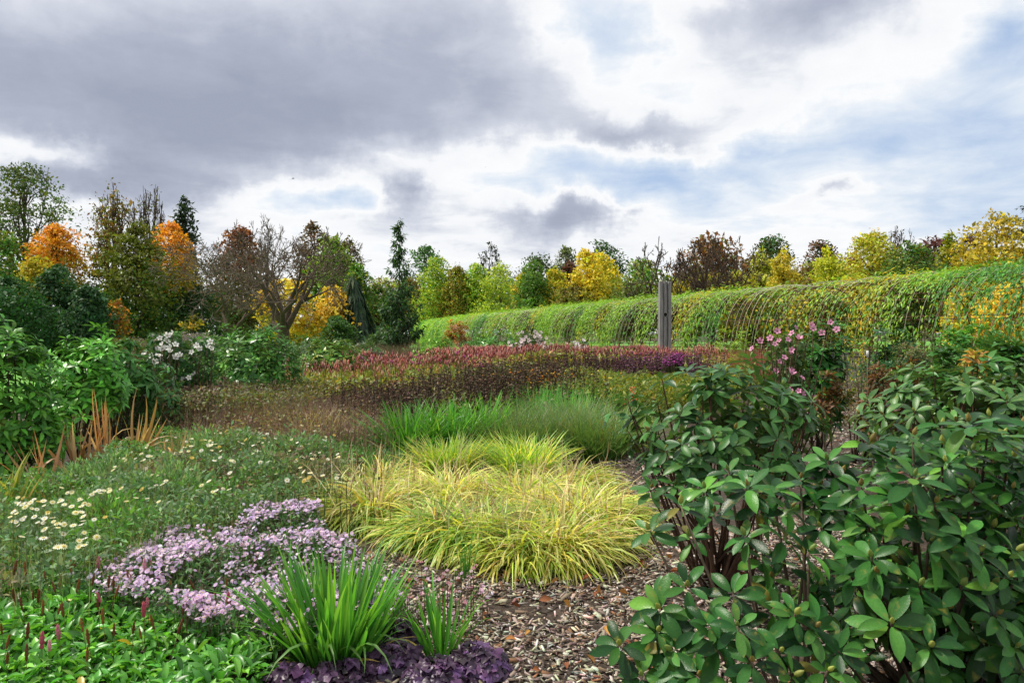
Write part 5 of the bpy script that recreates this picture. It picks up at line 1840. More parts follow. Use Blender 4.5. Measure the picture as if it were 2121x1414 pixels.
# near sword-leaf clumps: every leaf an object
def blade_mesh(ln, wd, tilt, bend, c0, c1, S=7):
    """V-folded sword leaf leaning towards +x"""
    a = Acc()
    t = np.linspace(0, 1, S + 1)
    ang = tilt + bend * t ** 2.2
    seg = ln / S
    h, z = [0], [0]
    for i in range(S):
        m = .5 * (ang[i] + ang[i + 1])
        h.append(h[-1] + math.sin(m) * seg)
        z.append(z[-1] + math.cos(m) * seg)
    prof = wd / 2 * np.minimum(1, .55 + 1.5 * t) * np.maximum(1 - t ** 2.2, .02)
    V, cc, q = [], [], []
    for i in range(S + 1):
        c_ = np.array(c0) * (1 - t[i]) + np.array(c1) * t[i]
        nx, nz = math.cos(ang[i]), -math.sin(ang[i])
        V += [[h[i] - nx * prof[i] * .35, -prof[i], z[i] - nz * prof[i] * .35], [h[i], 0, z[i]], [h[i] - nx * prof[i] * .35, prof[i], z[i] - nz * prof[i] * .35]]
        cc += [c_, c_ * 1.15, c_]
    for i in range(S):
        b = 3 * i
        q += [[b, b + 1, b + 4, b + 3], [b + 1, b + 2, b + 5, b + 4]]
    a.add(np.array(V), np.array(q), np.array(cc))
    return a.mesh('leaf', M_BLADE, smooth=True)


def iris(name, label, cx, cy, n, ln, wd, rad, droop_n=10, group=None, dead=4):
    base = np.array([cx, cy, 0.])
    T = thing(name, label, 'plant', base, group)
    up = [blade_mesh(ln * rng.uniform(.8, 1.1), wd * rng.uniform(.8, 1.15), 0, b_, pick(1, IG, .15)[0], pick(1, IT, .12)[0]) for b_ in np.linspace(.0, .7, 14)]
    dr = [blade_mesh(ln * rng.uniform(.75, 1.1), wd * .85, 0, b_, pick(1, IG, .15)[0], pick(1, [((.16, .3, .08), 1)], .1)[0]) for b_ in np.linspace(1.5, 2.6, 8)]
    de = [blade_mesh(ln * .6, wd * .8, 0, b_, (.42, .34, .07), (.40, .26, .07)) for b_ in (.3, .8, 1.2)]
    for k in range(n + droop_n + dead):
        aa = rng.uniform(0, 6.28)
        rr = rad * math.sqrt(rng.random())
        p = base + [rr * math.cos(aa), rr * math.sin(aa), 0]
        tl = .03 + .64 * rr / rad * rng.uniform(.6, 1.1)
        if k < n:
            me = up[rng.integers(0, 14)]
        elif k < n + droop_n:
            me = dr[rng.integers(0, 8)]
            tl = rng.uniform(.35, .7)
        else:
            me = de[rng.integers(0, 3)]
            tl = rng.uniform(.9, 1.3)
        m = Matrix.Translation(p - base) @ Matrix.Rotation(aa + rng.normal(0, .25), 4, 'Z') @ Matrix.Rotation(tl, 4, 'Y') @ Matrix.Rotation(rng.normal(0, .5), 4, 'Z') @ Matrix.Scale(rng.uniform(.75, 1.08), 4)
        link('leaf', me, T, m)
    return T


g = G(690, 1372)
iris('sword_leaf_plant', 'large sword leaved plant in the foreground beside lilac asters', g[0], g[1], 210, .54, .030, .18, 20, 'sword leaved plants by the purple foliage')
g = G(912, 1362)
iris('sword_leaf_plant', 'small sword leaved plant alone on the wood chips', g[0], g[1], 44, .42, .019, .08, 3, 'sword leaved plants by the purple foliage', 1)
g = G(650, 1420)
iris('sword_leaf_plant', 'tiny thin bladed shoot among the purple leaves', g[0], g[1], 6, .22, .012, .02, 0, 'sword leaved plants by the purple foliage', 0)
g = G(960, 1205)
clump('grass_shoot', 'thin green shoots at the front edge of the yellow grass', 'plant', g[0], g[1], .08, 14, .36, .012, IG, IT, (.02, .2), (.05, .3), 5, None, .6)
for px, py, lab, h in ((820, 1130, 'lone dark green shoots standing in the straw grass', .5), (870, 1040, 'dark dead stalks standing in the yellow grass', .45)):
    g = G(px, py)
    clump('tall_shoots', lab, 'plant', g[0], g[1], .12, 6, h * .85, .011, [((.10, .22, .05), 1), ((.16, .11, .06), .6)], None, (.02, .25), (.0, .3), 4, None, .8)


for px, d, h, pal_, lab in ((455, 9.1, .44, [((.14, .28, .06), 1), ((.30, .28, .10), 1)], 'green and straw grass tuft before the reddish dry stalks'),
                            (560, 9.4, .40, [((.12, .26, .06), 1), ((.34, .28, .14), 1)], 'short olive grass tuft below the reddish dry stalks'),
                            (395, 9.6, .50, [((.16, .24, .06), 1), ((.36, .30, .18), 1)], 'straw grass tuft beside the faded flowerhead hedge'),
                            (640, 10.6, .66, [((.30, .20, .13), 1), ((.44, .34, .22), 1), ((.16, .2, .06), .8)], 'taller tan grass plume rising out of the dry stalks'),
                            (520, 11.5, .80, [((.20, .24, .07), 1), ((.32, .24, .13), 1)], 'olive tan grass plume above the low mound')):
    clump('mixed_grass', lab, 'grass', X(px, d), d, .55, 420, h, .010, pal_, None, (.05, .7), (.1, 1.0), 4, 'faded perennials at left', .7)


# dead brown crocosmia tufts: leaves as objects
def dead_tuft(label, px, d, n, ln, lean, pal, fan=.5, wd=.046):
    base = np.array([X(px, d), d, 0.])
    T = thing('dead_leaf_tuft', label, 'plant', base, 'dead brown leaf tufts')
    ms = [blade_mesh(ln * rng.uniform(.75, 1.1), wd * rng.uniform(.7, 1.2), 0, rng.normal(0, .35), pick(1, pal, .15)[0], pick(1, pal, .2)[0], 6) for _ in range(7)]
    dr = [blade_mesh(ln * .8, wd, 0, b_, pick(1, pal, .15)[0], pick(1, pal, .2)[0], 7) for b_ in (1.9, 2.4)]
    for k in range(n):
        me = ms[rng.integers(0, 7)] if k % 5 else dr[k % 2]
        sgn = 0 if rng.random() < .5 else math.pi
        m = Matrix.Translation((rng.normal(0, .05), rng.normal(0, .05), .02)) @ Matrix.Rotation(lean, 4, 'Y') @ Matrix.Rotation(sgn + rng.normal(0, .5), 4, 'Z') @ \
            Matrix.Rotation(abs(rng.normal(.05, fan * .5)), 4, 'Y') @ Matrix.Rotation(rng.normal(1.2, .5), 4, 'Z') @ Matrix.Scale(rng.uniform(.7, 1.08), 4)
        link('leaf', me, T, m)


DB = [((.40, .23, .11), 2), ((.50, .33, .19), 1.3), ((.28, .14, .06), 1), ((.56, .43, .28), .6)]
dead_tuft('pale brown dead leaves leaning by the left mulch', 85, 7.6, 16, .62, -.25, DB, .9)
dead_tuft('pink brown dead leaves bending near the left mulch patch', 170, 8.2, 16, .72, -.1, DB, .6)
dead_tuft('tall narrow fan of tan dead leaves before the faded hedge', 222, 8.6, 18, .86, -.05, DB, .35)
dead_tuft('tallest tan dead leaf fan leaning over cream flowers', 272, 8.4, 24, .86, .2, DB, .45)
dead_tuft('short pale dead leaves right of the tall fan', 356, 8.6, 12, .56, .05, [((.50, .37, .24), 1), ((.42, .28, .17), 1)], .3)
dead_tuft('thin stray dead leaf stems among dry stalks', 470, 9.2, 7, .66, .2, [((.45, .38, .3), 1), ((.3, .2, .13), 1)], .9, .014)
dead_tuft('yellow green and brown long leaves at the left edge', 5, 6.2, 14, .62, .25, [((.42, .38, .08), 1), ((.35, .25, .14), 1), ((.22, .28, .05), .7)], .7)
for px, d, lab in ((60, 6.6, 'green and brown withered blades at left behind cream flowers'), (150, 7.2, 'green blades below the pink brown dead leaves')):
    clump('withered_blades', lab, 'plant', X(px, d), d, .5, 260, .40, .03, [((.07, .2, .05), 2), ((.28, .18, .09), 1), ((.12, .24, .06), 1)], None, (.1, .9), (.2, 1.2), 5, 'dead brown leaf tufts', .9)

# ================================================================== cream-flowered bed
CREAM = gpoly([(-120, 1180), (-120, 1020), (60, 985), (210, 945), (330, 905), (470, 890), (640, 905), (735, 940), (680, 1005), (600, 1025), (490, 1040), (330, 1085), (150, 1165)], .32)
base = np.array([*CREAM.mean(0), 0.])
T = thing('cream_daisy_bed', 'grey green bed dotted with small cream flowers', 'flowers', base)
a = Acc()
n = 30000
P = scatter(CREAM, n)
hz_ = .32 + .13 * vnoise(P[:, 0], P[:, 1], 3.4, 61)
z = hz_ * rng.random(n) ** .45
patch = vnoise(P[:, 0], P[:, 1], 2.2, 62)
c1 = pick(n, [((.16, .30, .12), 2), ((.11, .24, .08), 1.5), ((.24, .37, .19), 1)], .2)
c2 = pick(n, [((.14, .34, .06), 1), ((.10, .26, .05), 1)], .2)
c3 = pick(n, [((.28, .26, .14), 1), ((.18, .2, .09), 1)], .2)
col = np.where((patch > .45)[:, None], c2, np.where((patch < -.55)[:, None], c3, c1))
a.inst(t_kite(.36, .08), frames(rdir(n) + [0, 0, .35], rdir(n) * .6 + [0, -.2, .8]), np.c_[P, z], .05 * np.exp(rng.normal(0, .25, n)), col)
link('foliage', a.mesh('foliage', M_LEAF, base), T, kind='stuff')
a = Acc()
f_stalks(7000, .36, .10, [((.20, .30, .11), 2), ((.34, .29, .18), 1), ((.14, .25, .07), 1)], .006, .35, .5, 61, s=3.4)(a, CREAM)
f_stalks(1500, .42, .08, [((.14, .11, .07), 1), ((.30, .26, .18), .5)], .004, .3, .3, 61)(a, CREAM)
link('stalks', a.mesh('stalks', M_BLADE, base), T, kind='stuff')
a = Acc()
f_seedheads(480, .35, .05, [((.10, .075, .045), 1), ((.16, .12, .07), 1)], .009, 61, 1, .05, (.1, .12, .05))(a, gpoly([(400, 960), (480, 920), (700, 940), (690, 1010), (560, 1020)], .35))
link('seedheads', a.mesh('seedheads', M_DRY, base), T, kind='stuff')
dm = []
for pc, cc_ in (((.84, .81, .62), (.62, .50, .10)), ((.80, .76, .46), (.60, .46, .08)), ((.86, .85, .76), (.55, .45, .12)), ((.62, .46, .10), (.45, .28, .05))):
    for cup in (-.15, .05, .3):
        aa_ = Acc().inst(t_daisy(12, 1.0, .30, cup, cc_, pc, .36), IDEN[None], np.zeros((1, 3)), 1.0, np.ones(3))
        dm.append(aa_.mesh('flower', M_PETAL))
FL = []
for (pl, pr, p0, p1, k) in ((20, 130, 1030, 1085, 34), (120, 230, 1010, 1050, 22), (60, 220, 1060, 1120, 18), (10, 60, 1070, 1125, 6), (230, 330, 935, 985, 14), (300, 440, 905, 950, 26), (430, 560, 890, 960, 40), (560, 700, 880, 1000, 44), (330, 480, 960, 1020, 10), (240, 330, 1000, 1040, 8), (100, 180, 1100, 1135, 8)):
    FL += [(rng.uniform(pl, pr), rng.uniform(p0, p1)) for _ in range(k)]
b = Acc()
for px, py in FL:
    zf_ = rng.uniform(.36, .46)
    g = G(px, py, zf_)
    p = np.array([g[0], g[1], zf_])
    ax = nrm(np.array([rng.normal(0, .35), -.35 + rng.normal(0, .3), .9]))
    m = Vector(ax).to_track_quat('Z', 'Y').to_matrix().to_4x4()
    k = rng.integers(0, 9) if rng.random() < .92 else rng.integers(9, 12)
    link('flower', dm[k], T, Matrix.Translation(p - base) @ m @ Matrix.Rotation(rng.uniform(0, 6), 4, 'Z') @ Matrix.Scale(rng.uniform(.016, .027), 4))
    path_tube(b, bez(p - ax * .004, p - [0, 0, .12], p - [rng.normal(0, .03), rng.normal(0, .03), .34], 4), .0022, .0022, 3, (.16, .24, .09))
link('flower_stems', b.mesh('flower_stems', M_BLADE, base), T, kind='stuff')

def mound(label, px, py, r, h, pal, seed):
    g = G(px, py)
    base = np.array([g[0], g[1], 0.])
    T = thing('grey_green_mound', label, 'plant', base, 'grey green mounds in the cream flowers')
    n = 2600
    d = rdir(n)
    d[:, 2] = np.abs(d[:, 2])
    lp = 1 + .18 * np.sin(d[:, 0] * 6 + seed) * np.cos(d[:, 1] * 5) + .1 * np.sin(d[:, 0] * 13 + d[:, 2] * 9)
    P = base + d * np.array([r, r, h]) * (lp * rng.uniform(.55, 1.05, n) ** .6)[:, None]
    a = Acc()
    a.inst(t_kite(.3, .07), frames(d + rdir(n) * .8 + [0, 0, .4], d + rdir(n) * .5), P, .05 * np.exp(rng.normal(0, .25, n)), pick(n, pal, .2))
    m = 220
    k = rng.integers(0, n, m)
    blades(a, P[k] * [1, 1, .6], rng.uniform(0, 6.28, m), rng.uniform(.12, .3, m), np.full(m, .005), rng.uniform(0, .5, m), rng.normal(0, .4, m), pick(m, [((.22, .3, .14), 1), ((.34, .28, .18), .6)], .2), S=3)
    link('foliage', a.mesh('foliage', M_LEAF, base), T, kind='stuff')


MP1 = [((.15, .29, .12), 2), ((.10, .22, .08), 1.3), ((.24, .36, .19), 1)]
mound('roundest grey green mound in the middle of the cream flowers', 355, 1075, .36, .46, MP1, 1)
mound('grey green mound behind the lilac asters', 560, 1035, .40, .42, MP1, 2)
mound('brown flecked grey green mound near the yellow grass', 610, 985, .42, .46, MP1 + [((.2, .15, .1), 1)], 3)
mound('grey green mound at the back of the cream flowers', 450, 975, .46, .46, MP1 + [((.12, .3, .06), 1)], 4)
mound('fresh green mound between cream flowers and bistort carpet', 215, 1130, .34, .34, [((.12, .30, .06), 1), ((.09, .22, .05), 1)], 5)
mound('grey green mound below the tan dead leaves', 215, 1040, .42, .42, MP1, 6)

# ================================================================== lilac asters
AST = gpoly([(135, 1175), (200, 1120), (330, 1078), (470, 1090), (520, 1050), (580, 1028), (650, 1035), (690, 1090), (760, 1140), (840, 1180), (830, 1235), (770, 1250), (700, 1245), (600, 1290), (500, 1275), (400, 1265), (300, 1215), (200, 1190)], .27)
base = np.array([*AST.mean(0), 0.])
T = thing('lilac_aster_bed', 'low spreading mound of small lilac asters', 'flowers', base)
n = 15000
P = scatter(AST, n)
hA = lambda P: .23 + .075 * vnoise(P[:, 0], P[:, 1], 4.0, 71) + .03 * vnoise(P[:, 0], P[:, 1], 13, 72)
a = Acc()
a.inst(t_kite(.32, .07), frames(rdir(n) + [0, 0, .3], rdir(n) * .6 + [0, -.2, .8]), np.c_[P, hA(P) * rng.random(n) ** .4], .036 * np.exp(rng.normal(0, .25, n)),
       pick(n, [((.06, .15, .05), 2), ((.09, .2, .06), 1), ((.09, .09, .06), 1)], .2))
link('foliage', a.mesh('foliage', M_LEAF, base), T, kind='stuff')
ATM = [t_daisy(9, 1.0, .46, c_, (.62, .46, .20), (1, 1, 1), .26) for c_ in (-.18, .0, .2)]
# heads gather into sprays
n = 5600
ctr = scatter(AST, 420)
k = rng.integers(0, len(ctr), n)
P = ctr[k] + rng.normal(0, .045, (n, 2)) * [1.3, 1]
P = P[pip(P, AST)]
lay = vnoise(P[:, 0], P[:, 1], 6.5, 73)
P = P[(lay > -.46) | (rng.random(len(P)) < .12)]
n = len(P)
z = hA(P) + rng.uniform(-.03, .035, n)
ax = nrm(np.stack([rng.normal(0, .6, n), -.25 + rng.normal(0, .6, n), np.ones(n)], 1))
Rm = frames(np.cross(ax, rdir(n)), ax)
col = pick(n, [((.60, .44, .68), 2), ((.72, .58, .78), 1.3), ((.48, .34, .58), 1), ((.40, .30, .34), .35)], .13)
S = rng.uniform(.010, .0165, n)
tv = rng.integers(0, 3, n)
order = np.argsort(P[:, 1])
first = np.zeros(n, bool)
first[order[:300]] = True
# the ring centre keeps its own yellow: divide the tint by the petal colour
a = Acc()
for j in range(3):
    s = (tv == j) & ~first
    tm = (ATM[j][0], ATM[j][1], np.where(ATM[j][2] == 1, 1, ATM[j][2] / np.array([.62, .42, .68])))
    a.inst(tm, Rm[s], np.c_[P, z][s], S[s], col[s])
link('flower_mass', a.mesh('flower_mass', M_PETAL, base), T, kind='stuff')
am = []
for j in range(12):
    tm = (ATM[j % 3][0], ATM[j % 3][1], np.where(ATM[j % 3][2] == 1, 1, ATM[j % 3][2] / np.array([.62, .42, .68])))
    am.append(Acc().inst(tm, IDEN[None], np.zeros((1, 3)), 1.0, pick(1, [((.62, .40, .68), 1), ((.70, .50, .74), 1)], .08)).mesh('flower', M_PETAL))
for i in np.where(first)[0]:
    link('flower', am[rng.integers(0, 12)], T, Matrix.Translation(np.append(P[i], z[i]) - base) @ Matrix(Rm[i].tolist()).to_4x4() @ Matrix.Scale(S[i], 4))
a = Acc()
i = rng.choice(n, 2200)
tubes(a, np.c_[P, z][i] - [0, 0, .005], np.c_[P + rng.normal(0, .02, P.shape), z * .3][i], .0016, .002, 3, pick(len(i), [((.10, .08, .05), 1), ((.08, .14, .05), 1)], .2))
link('stalks', a.mesh('stalks', M_DRY, base), T, kind='stuff')
# pinkish small cluster at the right of the asters
CL = gpoly([(830, 1215), (870, 1190), (1000, 1195), (1010, 1235), (920, 1250), (860, 1275)], .2)
base = np.array([*CL.mean(0), 0.])
T = thing('pink_sprig', 'sparse pinkish flower sprigs at the edge of the asters', 'flowers', base)
a = Acc()
n = 70
P = scatter(CL, n)
z = rng.uniform(.12, .30, n)
ax = nrm(np.stack([rng.normal(0, .4, n), -.4 + rng.normal(0, .3, n), np.ones(n)], 1))
a.inst(t_daisy(5, 1, .7, .2, (.5, .3, .3), (1, 1, 1), .2), frames(np.cross(ax, rdir(n)), ax), np.c_[P, z], .012, pick(n, [((.58, .38, .52), 1), ((.45, .2, .25), .6)], .12))
tubes(a, np.c_[P, z], np.c_[P, z * 0], .0016, .002, 3, (.12, .09, .05))
link('flower_mass', a.mesh('flower_mass', M_PETAL, base), T, kind='stuff')

# ================================================================== bistort carpet in the front left corner
MAT = gpoly([(-160, 1640), (-160, 1150), (60, 1140), (150, 1160), (260, 1225), (420, 1270), (540, 1290), (570, 1350), (520, 1430), (470, 1640)], .12)
base = np.array([*MAT.mean(0), 0.])
T = thing('bistort_carpet', 'carpet of upright fresh green leaves with red spikes in the front corner', 'flowers', base)
n = 5600
P = scatter(MAT, n)
hm = .14 + .045 * vnoise(P[:, 0], P[:, 1], 4, 81)
z = hm * rng.uniform(.25, 1, n) ** .6 - .03
aa = rng.uniform(0, 6.28, n)
el_a = rng.uniform(.25, 1.25, n)
L_ = np.stack([np.cos(aa) * np.cos(el_a), np.sin(aa) * np.cos(el_a), np.sin(el_a)], 1)
N_ = np.stack([-np.cos(aa) * np.sin(el_a), -np.sin(aa) * np.sin(el_a), np.cos(el_a)], 1) + rng.normal(0, .25, (n, 3))
Rm = frames(L_, N_)
S = rng.uniform(.055, .10, n)
MT = [t_leaf(.36, 4, .30, .35, .9, peak=.62), t_leaf(.40, 4, .22, .55, .9, peak=.6), t_leaf(.33, 4, .38, .2, .9, peak=.65)]
MP = [((.08, .29, .035), 2), ((.12, .37, .05), 1.4), ((.055, .20, .03), 1.4), ((.18, .42, .06), .4), ((.45, .36, .05), .04)]
col = pick(n, MP, .14)
cen = np.c_[P, z]
px = CX + F * cen[:, 0] / cen[:, 1]
py = HZ + F * (EYE - cen[:, 2]) / cen[:, 1]
vis = (px > 0) & (py < 1414)
score = cen[:, 1] - 6 * z / .1 * .2 + np.where(vis, 0, 100)
first = np.zeros(n, bool)
first[np.argsort(score)[:300]] = True
tv = rng.integers(0, 3, n)
a = Acc()
for j in range(3):
    s = (tv == j) & ~first
    a.inst(MT[j], Rm[s], cen[s], S[s], col[s])
link('foliage', a.mesh('foliage', M_MAT, base, True), T, kind='stuff')
lm = [Acc().inst(MT[j % 3], IDEN[None], np.zeros((1, 3)), 1.0, pick(1, MP, .12)).mesh('leaf', M_MAT, smooth=True) for j in range(15)]
for i in np.where(first)[0]:
    link('leaf', lm[(tv[i] + 3 * rng.integers(0, 5))], T, Matrix.Translation(cen[i] - base) @ Matrix(Rm[i].tolist()).to_4x4() @ Matrix.Scale(S[i], 4))


def spike_mesh(c_, ln=1.0, r=.11, seed=0):
    rr = np.random.default_rng(seed)
    V, q, cc = [], [], []
    st, K = 9, 6
    for i in range(st):
        t = i / (st - 1)
        rad = r * math.sin(math.pi * (.1 + .86 * t)) ** .6 * (1.15 if i % 2 else .8)
        for k in range(K):
            a_ = 2 * math.pi * (k + .5 * (i % 2)) / K
            V.append([rad * math.cos(a_), rad * math.sin(a_), t * ln])
            cc.append(np.array(c_) * rr.uniform(.65, 1.35))
    for i in range(st - 1):
        for k in range(K):
            q.append([i * K + k, i * K + (k + 1) % K, (i + 1) * K + (k + 1) % K, (i + 1) * K + k])
    a = Acc().add(np.array(V), np.array(q), np.array(cc))
    path_tube(a, [[0, 0, -1.7], [.05, 0, -.8], [0, 0, .05]], .022, .018, 4, (.17, .12, .05))
    return a.mesh('flower_spike', M_PETAL)


smb = [spike_mesh(c_, 1, .10, i) for i, c_ in enumerate(((.24, .09, .035), (.20, .08, .04), (.28, .12, .04), (.18, .06, .03)))]
smp = [spike_mesh(c_, 1, .14, 20 + i) for i, c_ in enumerate(((.62, .22, .30), (.55, .12, .18), (.66, .30, .38)))]
brown = [(25, 1168), (50, 1170), (92, 1180), (145, 1165), (152, 1158), (120, 1195), (160, 1195), (155, 1205), (188, 1190), (222, 1195), (232, 1200), (262, 1182), (28, 1225), (65, 1220), (75, 1225), (112, 1205), (116, 1250), (42, 1240),
         (128, 1255), (235, 1215), (0, 1290), (52, 1300), (168, 1285), (232, 1295), (210, 1270), (176, 1345), (290, 1300), (365, 1290), (376, 1250), (400, 1200), (415, 1225), (352, 1200), (445, 1225), (468, 1195), (488, 1230), (10, 1350),
         (330, 1150), (340, 1160), (316, 1280), (272, 1290), (50, 1345), (180, 1310), (200, 1240), (85, 1250), (8, 1320)]
pink = [(200, 1155), (297, 1165), (312, 1160), (205, 1225), (295, 1255), (303, 1235), (82, 1320), (98, 1325), (118, 1300), (263, 1182), (472, 1235), (530, 1140)]
for i, (fx, fy) in enumerate(brown + pink):
    zf_ = rng.uniform(.20, .27)
    g = G(fx, fy + 12, zf_)
    m = Matrix.Translation(np.array([g[0], g[1], zf_ - .03]) - base) @ Matrix.Rotation(rng.normal(0, .18), 4, 'Y') @ Matrix.Rotation(rng.normal(0, .15), 4, 'X') @ Matrix.Scale(rng.uniform(.055, .085), 4)
    link('flower_spike', (smb[rng.integers(0, 4)] if i < len(brown) else smp[rng.integers(0, 3)]), T, m)


# ================================================================== purple heuchera
def heu_mesh(seed):
    r = np.random.default_rng(seed)
    K = 18
    V, q, t, cc = [[0, .18, 0]], [], [], [(1.2, .9, 1.2)]
    for ring, fr in ((1, .55), (2, 1.0)):
        for k in range(K):
            a_ = -math.pi / 2 + 2 * math.pi * (k + .5) / K
            lobe = 1 + .20 * math.cos(a_ * 5 + .6) + r.normal(0, .09)
            notch = .62 if k in (0, K - 1) else 1
            rad = fr * .52 * lobe * notch
            z = (.05 if ring == 1 else 0) + (r.normal(0, .13) if ring == 2 else r.normal(0, .02)) + (.06 * math.sin(a_ * 9) if ring == 2 else 0)
            V.append([rad * math.cos(a_), .5 + rad * math.sin(a_) * 1.0, z])
            cc.append((1, 1, 1) if ring == 1 else (1.25, 1.15, 1.2))
    for k in range(K):
        j = (k + 1) % K
        t.append([0, 1 + k, 1 + j])
        q.append([1 + k, 1 + K + k, 1 + K + j, 1 + j])
    return (np.array(V, float), [np.array(t), np.array(q)], np.array(cc))


HT = [heu_mesh(s) for s in range(8)]
HP = [((.045, .020, .052), 2), ((.075, .036, .085), 1.3), ((.022, .011, .025), 1.8), ((.13, .07, .14), .6)]
hm_ = [Acc().inst(HT[j % 8], IDEN[None], np.zeros((1, 3)), 1.0, pick(1, HP, .2)).mesh('leaf', M_HEU, smooth=True) for j in range(24)]


def heuchera(label, px, py, n, rad, seed):
    g = G(px, py)
    base = np.array([g[0], g[1], 0.])
    T = thing('heuchera', label, 'plant', base, 'purple leaved heucheras')
    b = Acc()
    for k in range(n):
        aa = rng.uniform(0, 6.28)
        u = math.sqrt(rng.random())
        rr = rad * u
        p = np.array([rr * math.cos(aa), rr * math.sin(aa), .035 + .075 * (1 - u ** 2) + rng.normal(0, .012)])
        tl = .15 + .65 * u + rng.normal(0, .15)
        L_ = np.array([math.cos(aa) * math.cos(tl), math.sin(aa) * math.cos(tl), -math.sin(tl) * .7])
        N_ = np.array([math.cos(aa) * math.sin(tl), math.sin(aa) * math.sin(tl) - .2, math.cos(tl)]) + rng.normal(0, .15, 3)
        Rm = frames(L_[None], N_[None])[0]
        s_ = rng.uniform(.045, .085)
        link('leaf', hm_[rng.integers(0, 24)], T, Matrix.Translation(p - L_ * s_ * .4) @ Matrix(Rm.tolist()).to_4x4() @ Matrix.Scale(s_, 4))
        path_tube(b, [base + [0, 0, .0], base + p * [.6, .6, .5], base + p - L_ * s_ * .3], .002, .0015, 3, (.08, .03, .05))
    link('leaf_stems', b.mesh('leaf_stems', M_HEU, base), T, kind='stuff')


for px, py, n, rad, lab in ((800, 1395, 120, .17, 'purple heuchera in the middle of the bottom edge'), (985, 1400, 110, .15, 'purple heuchera at the end of the row on the chips'),
                            (590, 1440, 90, .14, 'purple heuchera at the bottom beside the bistort carpet'), (700, 1430, 90, .13, 'purple heuchera directly below the large sword leaves'),
                            (900, 1430, 90, .14, 'purple heuchera below the small sword leaves'), (545, 1345, 60, .11, 'dark heuchera left of the large sword leaves'), (830, 1335, 34, .09, 'single dark heuchera clump between the two sword leaved plants'),
                            (640, 1300, 30, .09, 'shaded heuchera tucked behind the large sword leaves')):
    heuchera(lab, px, py, n, rad, 1)

# ================================================================== red-hot pokers
for px, py, d, lab in ((1289, 838, 10.4, 'lowest orange red hot poker bloom'), (1311, 812, 10.6, 'tallest orange red hot poker bloom'), (1314, 826, 10.3, 'orange red hot poker bloom just under the tallest')):
    p = at(px, py, d)
    base = np.array([p[0], p[1], 0.])
    T = thing('red_hot_poker', lab, 'flower', base, 'red hot pokers')
    b = Acc()
    path_tube(b, [base, base + [.02, 0, p[2] * .5], p], .007, .005, 5, (.12, .2, .05))
    link('stalk', b.mesh('stalk', M_BLADE, base, True), T)
    a = Acc()
    n = 70
    t = rng.random(n)
    an = rng.uniform(0, 6.28, n)
    rad = .022 * (1 - .7 * t)
    q = p + np.stack([rad * np.cos(an), rad * np.sin(an), -.04 + .11 * t], 1)
    dr = np.stack([np.cos(an), np.sin(an), -1.1 + 1.2 * t], 1)
    a.inst(t_kite(.32, .1), frames(dr, np.stack([np.cos(an), np.sin(an), np.ones(n)], 1)), q, .04, pick(n, [((.72, .20, .10), 1), ((.75, .30, .14), 1)], .1))
    link('bloom', a.mesh('bloom', M_PETAL, base), T)

# ================================================================== fallen leaves on the mulch
FLT = [t_leaf(.55, 4, .5, .3, .8), t_leaf(.48, 4, .7, -.3, .8), t_leaf(.6, 4, .3, .5, .8)]
FP = [((.36, .14, .05), 2), ((.45, .22, .07), 1), ((.24, .09, .045), 2), ((.50, .33, .12), .7)]
fm = [Acc().inst(FLT[j % 3], IDEN[None], np.zeros((1, 3)), 1.0, pick(1, FP, .15)).mesh('fallen_leaf', M_DRY, smooth=True) for j in range(12)]
fpts = [(810, 1250), (850, 1235), (835, 1215), (880, 1225), (780, 1260), (990, 1205), (1040, 1210), (1060, 1215), (1210, 1215), (1235, 1240), (1246, 1255), (1300, 1225), (1180, 1275), (1120, 1260), (1090, 1330), (1230, 1250), (1290, 1340),
        (1330, 1190), (1350, 1210), (1310, 1250), (1020, 1380), (1100, 1400), (1170, 1390), (1060, 1260), (1500, 1165), (1630, 1160), (1560, 1200), (1500, 1215), (1640, 1190), (940, 1215), (920, 1230), (1400, 1170), (1290, 1390), (1220, 1375), (1345, 1400), (1140, 1220), (1385, 1200), (1260, 1330), (1050, 1345), (1000, 1280), (870, 1390), (705, 1385), (660, 1395), (1190, 1240)]
for px, py in fpts:
    g = G(px + rng.normal(0, 5), py + rng.normal(0, 3))
    m = Matrix.Translation((g[0], g[1], .035)) @ Matrix.Rotation(rng.uniform(0, 6.28), 4, 'Z') @ Matrix.Rotation(rng.normal(0, .35), 4, 'X') @ Matrix.Rotation(rng.normal(0, .35), 4, 'Y') @ Matrix.Scale(rng.uniform(.04, .075), 4)
    o = link('fallen_leaf', fm[rng.integers(0, 12)], None, m)
    tag(o, 'curled orange brown leaf fallen on the wood chips', 'leaf', 'fallen leaves on the mulch')

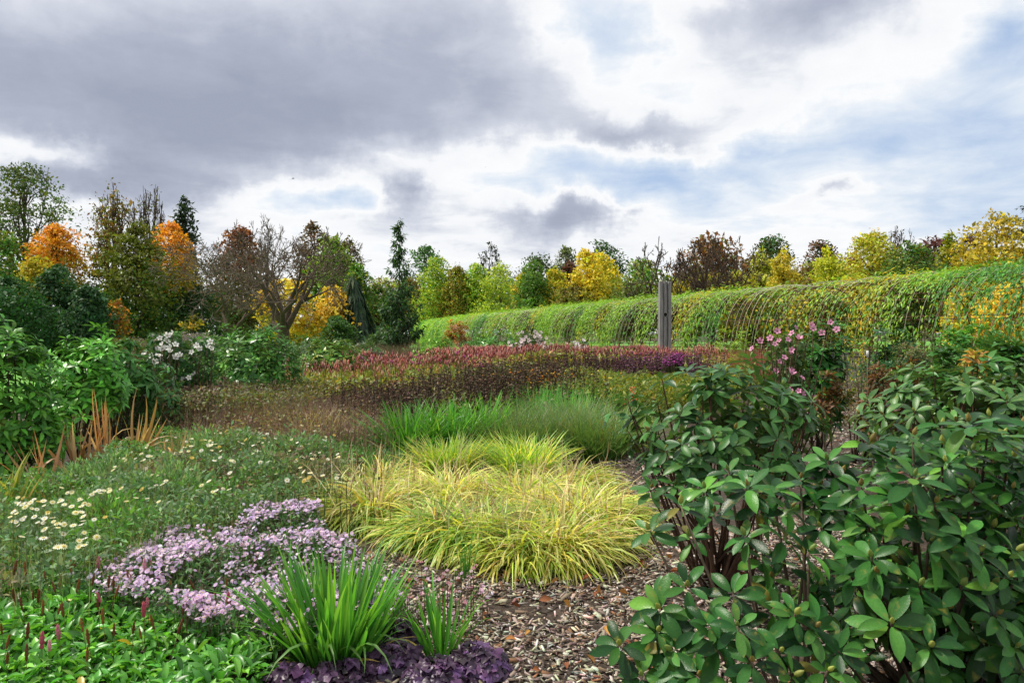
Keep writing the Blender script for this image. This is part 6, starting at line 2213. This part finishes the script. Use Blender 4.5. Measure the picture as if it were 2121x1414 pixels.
# small things: plant label, birds
p = at(1797, 735, 8.9)
a = Acc()
path_tube(a, [[0, 0, 0], [0, 0, p[2]]], .003, .003, 5, (.2, .2, .2))
V, fcs = chip_mesh(3, None)
a.add(np.array([[-.012, -.006, p[2] - .02], [.012, -.006, p[2] - .02], [.012, -.006, p[2] + .05], [-.012, -.006, p[2] + .05], [-.012, .004, p[2] - .02], [.012, .004, p[2] - .02], [.012, .004, p[2] + .05], [-.012, .004, p[2] + .05]]),
      np.array([[0, 1, 2, 3], [5, 4, 7, 6], [3, 2, 6, 7], [1, 0, 4, 5], [0, 3, 7, 4], [2, 1, 5, 6]]), (.8, .8, .8))
o = link('plant_label', a.mesh('plant_label', M_PETAL))
o.location = (p[0], p[1], 0)
tag(o, 'small white plant label on a stake by the twiggy azalea', 'label')


def bird(label, px, py, d, s):
    V = np.array([[0, -.5, 0], [.09, 0, .03], [-.09, 0, .03], [0, .1, .09], [0, 0, -.07], [0, .5, .0], [.06, .62, 0], [-.06, .62, 0],
                  [.08, -.12, .04], [.08, .16, .04], [.55, -.05, .22], [.52, .12, .2], [1.0, .2, .08],
                  [-.08, -.12, .04], [-.08, .16, .04], [-.55, -.05, .22], [-.52, .12, .2], [-1.0, .2, .08]])
    t = np.array([[0, 1, 3], [0, 3, 2], [0, 4, 1], [0, 2, 4], [5, 3, 1], [5, 2, 3], [5, 1, 4], [5, 4, 2], [5, 6, 7], [10, 11, 12], [15, 17, 16]])
    q = np.array([[8, 10, 11, 9], [13, 14, 16, 15]])
    a = Acc().add(V, [t, q], (.03, .03, .035))
    o = link('bird', a.mesh('bird', M_DRY))
    p = at(px, py, d)
    o.location = p
    o.scale = (s, s, s)
    o.rotation_euler = (.2, .15, rng.uniform(0, 6))
    tag(o, label, 'bird', 'birds in the sky')


bird('dark bird gliding in the bright gap below the big cloud', 608, 371, 45, .22)
bird('tiny dark bird high against the grey cloud', 986, 68, 60, .12)
bird('tiny dark bird at the lower edge of the grey cloud', 1006, 347, 60, .1)
